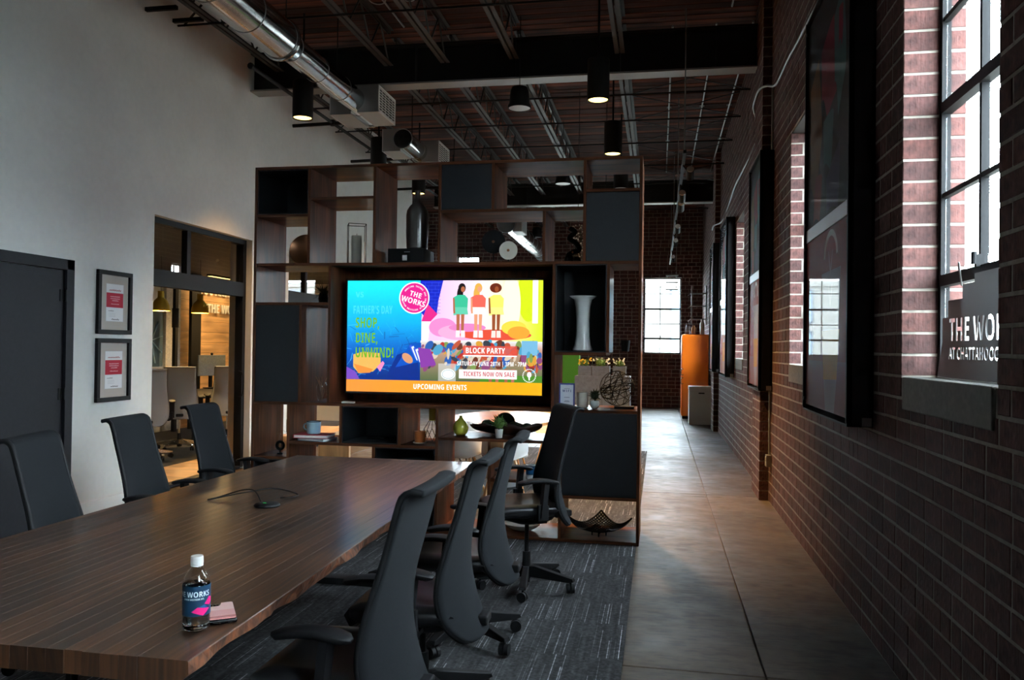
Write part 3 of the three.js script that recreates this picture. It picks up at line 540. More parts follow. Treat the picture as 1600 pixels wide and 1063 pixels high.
  // round badge
  oval('#ffffff', 450, 112, 101, 103); oval('#e5258f', 450, 112, 93, 95); c.save(); c.translate(450, 112); c.rotate(0.28); c.fillStyle = '#fff'; c.textAlign = 'center'; c.font = 'bold 45px sans-serif'; c.fillText('THE', 4, -8); c.font = 'bold 48px sans-serif'; c.fillText('WORKS', 0, 38);
  c.font = 'bold 14px sans-serif'; const ring = (t, a0, step, rad, flip) => { for (let i = 0; i < t.length; i++) { c.save(); c.rotate(a0 + i * step); c.translate(0, -rad); if (flip) c.rotate(Math.PI); c.fillText(t[i], 0, 5); c.restore(); } };
  ring('AMAZING THINGS ARE IN', -1.2, 0.135, 76); ring('UPPER WESTSIDE ATL', 3.14 + 1.05, -0.125, 78, true); c.restore();
  c.fillStyle = 'rgba(226,84,70,.85)'; c.fillRect(775, 415, 345, 62); c.fillStyle = '#fff'; c.font = 'bold 48px sans-serif'; c.textAlign = 'left'; c.save(); c.translate(790, 462); c.scale(0.82, 1); c.fillText('BLOCK PARTY', 0, 0); c.restore(); c.fillRect(775, 474, 345, 8);
  c.save(); c.translate(735, 541); c.scale(0.74, 1); c.font = 'bold 37px sans-serif'; c.fillText('SATURDAY JUNE 28TH | 3PM - 7PM', 0, 0); c.restore();
  c.fillStyle = 'rgba(225,225,228,.6)'; c.fillRect(615, 530, 115, 115); oval('#f4f8f6', 680, 598, 47, 35); c.strokeStyle = '#5d8a9c'; c.lineWidth = 2; c.beginPath(); c.ellipse(680, 598, 38, 27, 0, 0, 7); c.stroke();
  c.fillStyle = 'rgba(255,255,255,.94)'; c.fillRect(750, 565, 372, 58); c.fillStyle = '#c85a66'; c.save(); c.translate(778, 607); c.scale(0.76, 1); c.font = 'bold 40px sans-serif'; c.fillText('TICKETS NOW ON SALE', 0, 0); c.restore();
  c.strokeStyle = '#fff'; c.lineWidth = 7; c.setLineDash([7, 4]); c.beginPath(); c.arc(1200, 598, 40, 0, 7); c.stroke(); c.setLineDash([]); oval('#fff', 1200, 592, 14, 18); oval('#fff', 1200, 615, 5, 14);
  g = c.createLinearGradient(0, 0, W, 0); g.addColorStop(0, '#f7963a'); g.addColorStop(0.6, '#f9a524'); g.addColorStop(1, '#fbb418'); c.fillStyle = g; c.fillRect(0, 642, W, 78); c.fillStyle = '#fff'; c.save(); c.translate(450, 697); c.scale(0.82, 1); c.font = 'bold 46px sans-serif'; c.fillText('UPCOMING EVENTS', 0, 0); c.restore();
});
const tvMat = std({ color: 0x000000, emissive: 0xffffff, emissiveMap: tvArt, emissiveIntensity: 1.25, roughness: 0.2 });
{
  const t = thing('television', 'large lit television showing event posters inside the shelf wall', 'television', [-1.799, 1.638, -6.5]);
  const w = 1.708, h = 0.955;
  mk('casing', rb(w + 0.04, h + 0.04, 0.05, 0.008, 0, 0, -0.03), M.gloss, t);
  mk('bezel', [bx(w + 0.04, 0.014, 0.012, 0, h / 2 + 0.009, 0), bx(w + 0.04, 0.014, 0.012, 0, -h / 2 - 0.009, 0), bx(0.014, h, 0.012, -w / 2 - 0.009, 0, 0), bx(0.014, h, 0.012, w / 2 + 0.009, 0, 0)], M.gloss, t);
  mk('wall_mount', bx(0.5, 0.4, 0.28, 0, 0, -0.2), M.black, t);
  raw('screen', new THREE.PlaneGeometry(w, h).translate(0, 0, 0.001), tvMat, t);
  const l = new THREE.RectAreaLight(0xffe6ee, 0.12, w, h); l.name = 'screen_light'; l.position.set(0, 0, 0.012); l.rotation.y = Math.PI; t.add(l);
}

// ---------- things on the shelves (y of a board's top = board + BT) ----------
const on = (y) => y + BT + 0.0005;
{
  const d = thing('copper_dish', 'round copper dish standing on edge in the shelf beside the plaster wall', 'dish', [-3.1, on(2.24), -6.62]); const g = lathe([[0, 0], [0.05, 0.002], [0.1, 0.018], [0.135, 0.045], [0.14, 0.045], [0.105, 0.008], [0.05, -0.008], [0, -0.01]], 32);
  mk('bowl', g.rotateX(Math.PI / 2 - 0.18).translate(0, 0.139, 0), M.copper, d); mk('stand', [bx(0.14, 0.012, 0.1, 0, 0.006, -0.02), bar([0.03, 0.01, -0.06], [0.03, 0.12, -0.03], 0.01)], M.black, d);
  const l = thing('wire_lantern', 'tall thin wire frame lantern with a cream pillar candle', 'lantern', [-2.61, on(2.24), -6.58], 0.45); const e = [], w = 0.075, h = 0.36;
  for (const [a, b] of [[-w, -w], [w, -w], [w, w], [-w, w]]) e.push(rod([a, 0.003, b], [a, h, b], 0.003, 6)); for (const y of [0.003, h]) for (const [a, b, c, f] of [[-w, -w, w, -w], [w, -w, w, w], [w, w, -w, w], [-w, w, -w, -w]]) e.push(rod([a, y, b], [c, y, f], 0.003, 6));
  mk('frame', e, M.black, l); mk('base', bx(0.15, 0.012, 0.15, 0, 0.006, 0), M.black, l); const cd = mk('candle', cy(0.045, 0.045, 0.25, 0, 0.0125, 0, 24), M.cream, l); mk('wick', cy(0.002, 0.002, 0.02, 0, 0.262, 0, 6), M.black, cd);
  for (const s of [-1, 1]) mk('side_panel', bx(0.004, 0.2, 0.14, s * 0.073, 0.115, 0), M.smoke, l);
  const b = thing('black_box', 'small black box under the tall vase with a white mark', 'box', [-2.11, on(2.24), -6.58]); mk('body', rb(0.32, 0.13, 0.3, 0.004, 0, 0.065, 0), M.black, b); mk('mark', bx(0.04, 0.045, 0.002, -0.01, 0.05, 0.151), M.grille, b); mk('latch', bx(0.05, 0.006, 0.004, 0.01, 0.1, 0.152), M.galv, b);
  one('tall_vase', lathe([[0, 0], [0.08, 0], [0.09, 0.02], [0.096, 0.14], [0.096, 0.3], [0.09, 0.34], [0.066, 0.38], [0.035, 0.41], [0.025, 0.44], [0.024, 0.5], [0.028, 0.515], [0.02, 0.515], [0.017, 0.42]], 32), M.smoke, 'tall dark brown bottle vase standing on the small black box', 'vase', [-2.06, on(2.24) + 0.131, -6.58]);
  for (const [x, r, y, m, n, l2] of [[-1.39, 0.1, 0.2, M.black, 'disc_sculpture', 'black disc on a stand in the open shelf cell'], [-1.245, 0.077, 0.115, M.cream, 'disc_sculpture', 'smaller cream disc on a stand beside the black disc']]) {
    const s = thing(n, l2, 'sculpture', [x, on(2.24), x < -1.3 ? -6.6 : -6.52]); mk('disc', new THREE.CylinderGeometry(r, r, 0.018, 40).rotateX(Math.PI / 2).translate(0, y, 0), m, s); mk('hub', new THREE.CylinderGeometry(0.012, 0.012, 0.026, 12).rotateX(Math.PI / 2).translate(0, y, 0), M.copper, s); mk('stand', [cy(0.006, 0.006, y - r + 0.01, 0, 0, 0, 8), cy(0.05, 0.05, 0.01, 0, 0, 0, 20)], M.black, s);
  }
  const s = thing('twisted_ornament', 'black twisted S shaped ornament on the shelf', 'ornament', [-0.71, on(2.24), -6.58]); mk('body', tube([[-0.03, 0.3, 0], [0.015, 0.27, 0], [-0.03, 0.22, 0], [0.03, 0.17, 0.01], [0.05, 0.12, 0], [0, 0.1, 0], [-0.04, 0.07, 0], [-0.02, 0.03, 0]], 0.022, 60, 10), M.black, s); mk('base', [new THREE.SphereGeometry(0.042, 16, 12).translate(-0.03, 0.042, 0), new THREE.SphereGeometry(0.034, 16, 12).translate(0.035, 0.034, 0.01)], M.black, s); mk('spot', new THREE.SphereGeometry(0.008, 8, 6).translate(0.0, 0.1, 0.022), M.terracotta, s);
  one('white_vase', lathe([[0, 0], [0.078, 0], [0.083, 0.012], [0.068, 0.05], [0.058, 0.12], [0.056, 0.25], [0.062, 0.36], [0.075, 0.425], [0.108, 0.448], [0.112, 0.453], [0.105, 0.453], [0.06, 0.42], [0.05, 0.3]], 40), M.whiteGloss, 'tall white trumpet vase in the black lined shelf box', 'vase', [-0.62, on(1.512) + 0.0105, -6.58]);
  const wf = canvasTex(256, 400, (c) => { c.fillStyle = '#e9ebf2'; c.fillRect(0, 0, 256, 400); c.fillStyle = '#3a4a94'; c.font = 'bold 58px sans-serif'; c.textAlign = 'center'; c.fillText('W I F I', 128, 135); c.fillStyle = '#8a90a4'; c.fillRect(70, 70, 116, 6); c.fillRect(74, 232, 108, 9); c.fillRect(88, 292, 80, 8); c.fillRect(74, 310, 108, 12); });
  const w2 = thing('sign_stand', 'small white wifi sign in a blue frame standing on the shelf', 'sign', [-0.737, on(1.055), -6.5]); mk('frame', rb(0.13, 0.2, 0.014, 0.003, 0, 0.1, -0.008), std({ color: 0x3b3f8c, roughness: 0.4 }), w2); raw('card', new THREE.PlaneGeometry(0.106, 0.176).translate(0, 0.1, 0.0001), std({ map: wf, roughness: 0.5 }), w2); mk('foot', bx(0.1, 0.006, 0.06, 0, 0.003, -0.03), M.acrylic, w2);
  one('textured_cup', lathe([[0, 0], [0.04, 0], [0.046, 0.008], [0.049, 0.125], [0.044, 0.125], [0.041, 0.012], [0, 0.01]], 28), M.cream, 'pale ribbed cup beside the wifi sign', 'cup', [-0.612, on(1.055), -6.55]);
  const p = thing('potted_plant', 'small round white pot with a dark bushy plant beside the wire sphere', 'plant', [-0.505, on(1.055), -6.46]); mk('pot', lathe([[0, 0], [0.02, 0], [0.036, 0.02], [0.04, 0.045], [0.035, 0.065], [0.03, 0.062], [0.034, 0.045], [0, 0.03]], 24), M.whiteGloss, p); bush(p, 0.105, 0.055, 70, M.leafDark, 0.02); mk('stem', cy(0.004, 0.006, 0.05, 0, 0.04, 0, 6), M.leafDark, p);
  const o = thing('wire_sphere', 'black wire sphere sculpture on a flat block', 'sculpture', [-0.33, on(1.055), -6.56]); const ws = [];
  for (let i = 0; i < 12; i++) { const t = new THREE.TorusGeometry(0.142, 0.003, 5, 40).rotateX(rr(0, 3)).rotateY(rr(0, 3)).translate(0, 0.165, 0); ws.push(t); } for (let i = 0; i < 14; i++) { const q = () => V3(rr(-1, 1), rr(-1, 1), rr(-1, 1)).normalize().multiplyScalar(0.14).add(V3(0, 0.165, 0)).toArray(); ws.push(rod(q(), q(), 0.003, 5)); }
  mk('wires', ws, M.black, o); mk('block', rb(0.16, 0.022, 0.12, 0.004, 0.06, 0.011, 0.02), M.black, o);
  one('teardrop_vase', lathe([[0, 0], [0.04, 0], [0.06, 0.025], [0.067, 0.06], [0.058, 0.095], [0.03, 0.125], [0.014, 0.145], [0.012, 0.16], [0.016, 0.164], [0.01, 0.163], [0.008, 0.14]], 36), M.olive, 'glossy yellow-green teardrop vase on the shelf', 'vase', [-1.64, on(0.798), -6.54]);
  const wb = thing('dough_bowl', 'long dark carved wooden bowl holding moss balls', 'bowl', [-1.26, on(0.798), -6.6]);
  mk('bowl', shell((u, v) => { const a = u * 2 - 1, b = v * Math.PI, w = Math.sqrt(Math.max(0, 1 - a * a * 0.97)); return V3(a * 0.3, 0.095 - Math.sin(b) * 0.082 * w + 0.012 * Math.sin(a * 9) * Math.abs(Math.cos(b)), -Math.cos(b) * 0.11 * (0.2 + 0.8 * w)); }, 30, 12, 0.012), M.carvedBowl, wb); mk('foot', rb(0.22, 0.012, 0.1, 0.004, 0, 0.006, 0), M.carvedBowl, wb);
  for (const [x, r] of [[-0.16, 0.055], [-0.05, 0.06], [0.07, 0.05], [0.18, 0.045]]) { const mb = one('moss_ball', [new THREE.IcosahedronGeometry(r, 3)], M.leafDark, 'dark moss ball lying in the long wooden bowl', 'ball', [-1.26 + x, on(0.798) + 0.022 + r, -6.6], 0, 'moss balls in the bowl'); rough(mb.geometry, 0.006); }
  const wp = thing('bushy_plant', 'green bushy plant in a narrow white pot before the wooden bowl', 'plant', [-1.285, on(0.798), -6.42]); mk('pot', lathe([[0, 0], [0.027, 0], [0.034, 0.07], [0.03, 0.07], [0.025, 0.01], [0, 0.008]], 24), M.white, wp); bush(wp, 0.12, 0.075, 120, M.leaf, 0.02); mk('stem', cy(0.004, 0.005, 0.06, 0, 0.03, 0, 6), M.leafDark, wp);
  const pl = one('black_plate', new THREE.CylinderGeometry(0.088, 0.088, 0.012, 36).rotateX(Math.PI / 2 - 0.12), M.black, 'round black plate leaning behind the bushy plant', 'plate', [-1.3, on(0.798) + 0.093 + 0.0, -6.76]);
  const c2 = thing('candle_jar', 'orange candle jar on a pale saucer in the shelf', 'candle', [-1.985, on(0.722), -6.5]); mk('jar', lathe([[0, 0.008], [0.045, 0.008], [0.047, 0.1], [0.04, 0.1], [0.04, 0.08], [0, 0.08]], 28), M.terracotta, c2); mk('saucer', cy(0.055, 0.06, 0.008, 0, 0, 0, 28), M.cream, c2); mk('wick', cy(0.002, 0.002, 0.03, 0, 0.08, 0, 6), M.black, c2);
  const yc = thing('yellow_candle', 'yellow pillar candle on a black wire stand', 'candle', [-1.93, on(0.722), -6.68]); mk('pillar', cy(0.03, 0.03, 0.125, 0, 0.178, 0, 24), M.yellow, yc); const st = []; for (let i = 0; i < 5; i++) { const a = i * 1.257, b = a + 0.63; st.push(rod([Math.cos(a) * 0.07, 0.003, Math.sin(a) * 0.07], [Math.cos(b) * 0.075, 0.1, Math.sin(b) * 0.075], 0.003, 5), rod([Math.cos(a + 1.257) * 0.07, 0.003, Math.sin(a + 1.257) * 0.07], [Math.cos(b) * 0.075, 0.1, Math.sin(b) * 0.075], 0.003, 5), rod([Math.cos(b) * 0.075, 0.1, Math.sin(b) * 0.075], [Math.cos(b) * 0.025, 0.178, Math.sin(b) * 0.025], 0.003, 5)); } mk('wire_stand', st, M.black, yc);
  const bk = [['hardcover book with white pages lying under the blue enamel mug', 0.3, 0.03, 0, 0.05, M.red], ['blue-grey book lying at the bottom of the shelf pile', 0.26, 0.022, 0, -0.2, M.enamel]];
  let y = on(0.722); for (const [l2, w, h, , t, m] of bk.reverse()) { const k = thing('book', l2, 'book', [-2.92 + (w > 0.28 ? 0 : 0.03), y, -6.46], t); mk('pages', bx(w - 0.01, h - 0.008, 0.2, 0, h / 2, 0), M.paper, k); mk('cover', [bx(w, 0.004, 0.21, 0, 0.002, 0), bx(w, 0.004, 0.21, 0, h - 0.002, 0), bx(0.004, h, 0.21, -w / 2, h / 2, 0)], m, k); y += h + 0.0005; }
  const mg = thing('enamel_mug', 'pale blue enamel mug with a dark rim on the books', 'mug', [-2.925, y, -6.45]); mk('body', lathe([[0, 0], [0.052, 0], [0.058, 0.01], [0.062, 0.105], [0.057, 0.105], [0.054, 0.01], [0, 0.008]], 32), M.enamel, mg); mk('rim', new THREE.TorusGeometry(0.06, 0.0035, 8, 32).rotateX(Math.PI / 2).translate(0, 0.106, 0), M.black, mg); mk('handle', tube([[-0.058, 0.085, 0], [-0.085, 0.08, 0], [-0.09, 0.05, 0], [-0.06, 0.025, 0]], 0.006), M.enamel, mg);
  const sp = thing('spiky_plant', 'dark spiky air plant seen against the lit room', 'plant', [-2.93, on(1.905), -6.62]); const lv = []; for (let i = 0; i < 60; i++) { const d = V3(rr(-1, 1), rr(-0.35, 1), rr(-1, 1)).normalize(), L = rr(0.09, 0.15); lv.push(new THREE.ConeGeometry(0.005, L, 5).translate(0, L / 2, 0).applyQuaternion(new THREE.Quaternion().setFromUnitVectors(V3(0, 1, 0), d)).translate(0, 0.1, 0)); } mk('leaves', lv, M.leafDark, sp); mk('pot', lathe([[0, 0], [0.035, 0], [0.045, 0.05], [0.035, 0.1], [0, 0.1]], 20), M.black, sp);
  const gl = thing('glass_vase', 'clear glass vase with dried reeds deep in the shelf', 'vase', [-2.9, on(1.055), -6.55]); mk('glass', lathe([[0.03, 0], [0.045, 0.04], [0.05, 0.12], [0.035, 0.16], [0.033, 0.16], [0.047, 0.12], [0.042, 0.04], [0.028, 0.004]], 24), M.bottle, gl); for (let i = 0; i < 6; i++) mk('reed', tube([[0, 0.005, 0], [rr(-0.02, 0.02), 0.1, rr(-0.02, 0.02)], [rr(-0.07, 0.07), 0.21, rr(-0.05, 0.05)]], 0.002, 10, 5), M.copper, gl);
  const mb = thing('mesh_bowl', 'square black perforated bowl with upturned corners on the bottom shelf', 'bowl', [-0.46, on(0.024), -6.5], Math.PI / 4); const cells = [], N = 18, fy = (a, b) => 0.032 + 0.045 * (a * a + b * b) + 0.03 * a * a * b * b; for (let i = 0; i <= N; i++) for (let j = 0; j < N; j++) { const a = i / N * 2 - 1, b = j / N * 2 - 1, d = b + 2 / N, S = 0.185; cells.push(bar([a * S, fy(a, b), b * S], [a * S, fy(a, d), d * S], i % N ? 0.012 : 0.018, 0.004), bar([b * S, fy(b, a) + 0.001, a * S], [d * S, fy(d, a) + 0.001, a * S], i % N ? 0.012 : 0.018, 0.004)); }
  mk('mesh', cells, M.black, mb); for (const [a, b] of [[-1, -1], [1, -1], [1, 1], [-1, 1]]) mk('foot', cy(0.006, 0.006, 0.036, a * 0.04, 0, b * 0.04, 8), M.black, mb);
  one('white_bowl', lathe([[0, 0], [0.06, 0], [0.11, 0.018], [0.16, 0.058], [0.155, 0.06], [0.1, 0.028], [0.05, 0.012], [0, 0.01]], 36), M.whiteGloss, 'wide shallow white bowl on the bottom shelf behind the chair', 'bowl', [-1.1, on(0.024), -6.55]);
  const b2 = thing('blue_mug', 'deep blue mug with white rim on the low middle shelf', 'mug', [-1.05, on(0.477), -6.62]); mk('body', lathe([[0, 0], [0.036, 0], [0.04, 0.008], [0.041, 0.075], [0.037, 0.075], [0.035, 0.012], [0, 0.01]], 28), M.blueGlaze, b2); mk('rim', new THREE.TorusGeometry(0.039, 0.004, 8, 28).rotateX(Math.PI / 2).translate(0, 0.076, 0), M.white, b2);
  one('notebook', rb(0.2, 0.012, 0.15, 0.002, 0, 0.006, 0), M.paper, 'white notebook lying on the low middle shelf', 'notebook', [-0.95, on(0.477), -6.45], 0.2);
  const rg = thing('ring_sculpture', 'small black ring sculpture with copper core beside a glass dome', 'sculpture', [-3.235, on(0.588), -6.45]); mk('ring', new THREE.TorusGeometry(0.032, 0.013, 10, 28).translate(0, 0.075, 0), M.black, rg); mk('core', cy(0.006, 0.006, 0.03, 0, 0.06, 0, 8), M.copper, rg); mk('base', [cy(0.028, 0.022, 0.012, 0, 0, 0, 16), cy(0.005, 0.005, 0.035, 0, 0.008, 0, 8)], M.black, rg);
  one('glass_dome', lathe([[0.055, 0], [0.056, 0.12], [0.045, 0.165], [0.02, 0.19], [0, 0.195]], 28), M.bottle, 'clear glass dome beside the small ring sculpture', 'dome', [-3.31, on(0.588), -6.62]);
  one('remote_control', rb(0.11, 0.014, 0.04, 0.004, 0, 0.007, 0), M.grille, 'thin pale remote control on the ledge under the television', 'remote', [-2.57, on(1.055), -6.345]);
  one('low_tray', rb(0.16, 0.02, 0.1, 0.006, 0, 0.01, 0), M.black, 'small black box inside the navy lined cell', 'box', [-2.4, on(0.722) + 0.0105, -6.6]);
}
function rough(g, a) { const p = g.attributes.position; for (let i = 0; i < p.count; i++) { const x = p.getX(i), y = p.getY(i), z = p.getZ(i), f = 1 + a / 0.05 * (hsh(Math.round(x * 4000), Math.round(y * 4000), Math.round(z * 4000)) - 0.5) * 1.2; p.setXYZ(i, x * f, y * f, z * f); } g.computeVertexNormals(); }
function bush(parent, y, r, n, mat, s) {
  const lv = []; for (let i = 0; i < n; i++) { const d = V3(rr(-1, 1), rr(-0.5, 1), rr(-1, 1)).normalize(), q = new THREE.Quaternion().setFromUnitVectors(V3(0, 1, 0), d); lv.push(new THREE.ConeGeometry(s * 0.28, s * 1.6, 4).scale(1, 1, 0.4).translate(0, r * rr(0.45, 0.95), 0).applyQuaternion(q).translate(0, y, 0)); }
  lv.push(new THREE.IcosahedronGeometry(r * 0.6, 1).translate(0, y, 0)); return mk('foliage', lv, mat, parent);
}

// ---------- conference table ----------
{
  const t = thing('conference_table', 'long dark walnut plank conference table with live edges', 'table', [0, 0, 0]);
  const z0 = -1.83, z1 = -5.415, L = z0 - z1, top = 0.75, th = 0.062, n = 24, x0 = -2.58, x1 = -1.3, w = (x1 - x0) / n;
  const gs = [0.0006, 0.0004, 0.0009].map((gap) => { const g = clean(new RoundedBoxGeometry(w - gap, th, L, 1, 0.0007)); return uvBox(g); });
  for (let i = 0; i < n; i++) { const m = raw('plank', gs[i % 3], PLANK[Math.floor(rnd() * 6)], t); m.position.set(x0 + (i + 0.5) * w, top - th / 2 - rr(0, 0.00015), (z0 + z1) / 2 + rr(-0.003, 0.003)); }
  for (const s of [1, -1]) {       // the outer planks keep the wavy edge of the tree
    const N = 110, P = [], inner = s > 0 ? x1 + 0.001 : x0 - 0.001;
    for (let i = 0; i <= N; i++) {
      const k = i / N, z = z0 + (z1 - z0) * k, wob = 0.012 * Math.sin(k * 23) + 0.008 * Math.sin(k * 61 + 1) + 0.014 * (vn(k * 70, 5, 128, 128, 17) - 0.5), e = s > 0 ? -1.157 - 0.098 * k : -2.606 - 0.012 * Math.sin(k * 5) + (k > 0.88 ? (k - 0.88) * 0.7 : 0);
      const und = e + s * (0.004 + wob) - s * 0.012, low = top - th * (0.86 + 0.3 * vn(k * 22, 3, 64, 64, 5));
      P.push(inner, top, z, e - s * 0.002, top, z, e, top - 0.003, z, und, top - th * 0.55, z, e - s * (0.03 + 0.025 * vn(k * 30, 9, 64, 64, 8)), low, z, inner, top - th, z);
    }
    const side = (js) => { const I = []; for (let i = 0; i < N; i++) for (const j of js) { const a = i * 6 + j, b = i * 6 + (j + 1) % 6; s > 0 ? I.push(a, b, b + 6, a, b + 6, a + 6) : I.push(a, b + 6, b, a, a + 6, b + 6); } return I; };
    const solid = (I) => { const g = new THREE.BufferGeometry(); g.setAttribute('position', new THREE.Float32BufferAttribute(P, 3)); g.setIndex(I); const q = g.toNonIndexed(); q.computeVertexNormals(); return q; };
    const ends = []; for (let j = 1; j < 5; j++) { s > 0 ? ends.push(0, j + 1, j) : ends.push(0, j, j + 1); const o = N * 6; s > 0 ? ends.push(o, o + j, o + j + 1) : ends.push(o, o + j + 1, o + j); }
    const lp = mk('live_edge_plank', solid([...side([0, 1, 4, 5]), ...ends]), PLANK[s > 0 ? 2 : 4], t); mk('bark_edge', solid(side([2, 3])), M.bark, lp);
  }
  for (const z of [-2.35, -4.9]) mk('leg_frame', [rspan(-2.35, -2.25, 0.01, 0.66, z - 0.05, z + 0.05), rspan(-1.65, -1.55, 0.01, 0.66, z - 0.05, z + 0.05), rspan(-2.4, -1.45, 0.66, top - th, z - 0.06, z + 0.06), rspan(-2.4, -1.5, 0.009, 0.05, z - 0.05, z + 0.05)], M.steel, t);
}
const TT = 0.7508;
{
  const b = thing('water_bottle', 'clear plastic water bottle with a navy and pink label', 'bottle', [-1.265, TT, -2.035]);
  mk('bottle', lathe([[0, 0.004], [0.028, 0], [0.036, 0.006], [0.0372, 0.014], [0.0372, 0.13], [0.034, 0.148], [0.025, 0.165], [0.016, 0.175], [0.0135, 0.179], [0.0135, 0.192], [0.012, 0.192]], 40), M.bottle, b);
  mk('water', lathe([[0, 0.006], [0.027, 0.004], [0.0345, 0.008], [0.0355, 0.015], [0.0355, 0.13], [0, 0.13]], 40), M.water, b);
  const cap = mk('cap', [cy(0.0165, 0.0165, 0.0045, 0, 0.179, 0, 32), cy(0.0168, 0.0162, 0.021, 0, 0.185, 0, 32)], M.white, b); mk('ridges', Array.from({ length: 28 }, (_, i) => rod([0.0166 * Math.cos(i * 0.2244), 0.187, 0.0166 * Math.sin(i * 0.2244)], [0.0163 * Math.cos(i * 0.2244), 0.203, 0.0163 * Math.sin(i * 0.2244)], 0.0007, 4)), M.white, cap);
  const lt = canvasTex(1024, 320, (c) => {
    c.fillStyle = '#173a54'; c.fillRect(0, 0, 1024, 320); c.fillStyle = '#e8f0f2'; c.textAlign = 'left'; c.save(); c.translate(140, 112); c.scale(1.05, 1); c.font = 'bold 78px sans-serif'; c.fillText('THE WORKS', 0, 0); c.restore();
    c.save(); c.translate(265, 146); c.font = 'bold 25px sans-serif'; c.fillText('UPPER WESTSIDE ATL', 0, 0); c.restore();
    const dia = (p) => { c.fillStyle = '#e8207c'; c.beginPath(); p.forEach(([x, y], i) => i ? c.lineTo(x, y) : c.moveTo(x, y)); c.closePath(); c.fill(); };
    c.fillStyle = '#23588c'; c.beginPath(); c.moveTo(520, 200); c.lineTo(600, 270); c.lineTo(430, 230); c.fill(); dia([[365, 270], [440, 222], [600, 252], [505, 318]]); dia([[520, 195], [590, 125], [700, 160], [600, 220]]);
  });
  raw('label', new THREE.CylinderGeometry(0.0376, 0.0376, 0.082, 48, 1, true).translate(0, 0.088, 0).rotateY(-2.05), std({ map: lt, roughness: 0.4, side: THREE.DoubleSide }), b);
  const p = thing('smartphone', 'smartphone face down in a pink case beside the bottle', 'phone', [-1.258, TT, -2.152], 0.6);
  mk('body', rb(0.08, 0.014, 0.155, 0.006, 0, 0.007, 0, 3), M.gloss, p);
  const pt = canvasTex(64, 128, (c) => { c.fillStyle = '#e8bcb8'; c.fillRect(0, 0, 64, 128); c.fillStyle = '#e3a6a4'; c.fillRect(0, 60, 64, 68); c.fillStyle = '#e0908f'; c.fillRect(0, 104, 64, 24); c.fillStyle = '#4a2a34'; c.fillRect(0, 110, 64, 2); });
  const cs = new THREE.Shape(); const hw = 0.0375, hh = 0.074, q = 0.009; cs.moveTo(-hw + q, -hh); cs.lineTo(hw - q, -hh); cs.quadraticCurveTo(hw, -hh, hw, -hh + q); cs.lineTo(hw, hh - q); cs.quadraticCurveTo(hw, hh, hw - q, hh); cs.lineTo(0.005, hh); cs.quadraticCurveTo(0.002, hh - 0.026, -0.004, hh - 0.03); cs.lineTo(-hw, hh - 0.03); cs.lineTo(-hw, -hh + q); cs.quadraticCurveTo(-hw, -hh, -hw + q, -hh);
  const cg = ext(cs, 0.002); cg.rotateX(-Math.PI / 2).translate(0, 0.0142, 0); const cu = cg.attributes.uv, cp = cg.attributes.position; for (let i = 0; i < cu.count; i++) cu.setXY(i, cp.getX(i) / 0.08 + 0.5, 0.5 - cp.getZ(i) / 0.155);
  raw('case_panel', cg, phy({ map: pt, roughness: 0.25, clearcoat: 0.4 }), p);
  for (const x of [-0.028, -0.01]) mk('lens', cy(0.0075, 0.007, 0.003, x, 0.0142, -0.06, 20), M.gloss, p);
  for (const x of [-0.02, 0, 0.02]) mk('port', bx(0.012, 0.003, 0.002, x, 0.007, 0.0775), M.steel, p);
  const m = thing('table_microphone', 'black puck microphone with a green light and cable loops on the table', 'microphone', [-1.9, TT, -3.66]);
  mk('puck', lathe([[0, 0], [0.06, 0], [0.064, 0.006], [0.055, 0.016], [0.03, 0.02], [0, 0.02]], 32), M.plastic, m);
  mk('status_light', bx(0.016, 0.003, 0.005, 0.0, 0.02, 0.025), std({ color: 0x0a3014, emissive: 0x18e060, emissiveIntensity: 0.8 }), m); mk('warning_light', bx(0.014, 0.004, 0.006, 0.045, 0.0125, 0.02), std({ color: 0x400806, emissive: 0xff2a18, emissiveIntensity: 0.6 }), m);
  mk('cable', tube([[-0.03, 0.014, 0], [-0.1, 0.06, -0.06], [-0.2, 0.05, -0.12], [-0.34, 0.006, -0.12], [-0.36, 0.004, -0.06], [-0.2, 0.03, -0.18], [-0.1, 0.035, -0.28], [0.02, 0.006, -0.3], [0.03, 0.004, -0.24], [-0.03, 0.004, -0.2]], 0.0035, 90, 6), M.plastic, m);
}

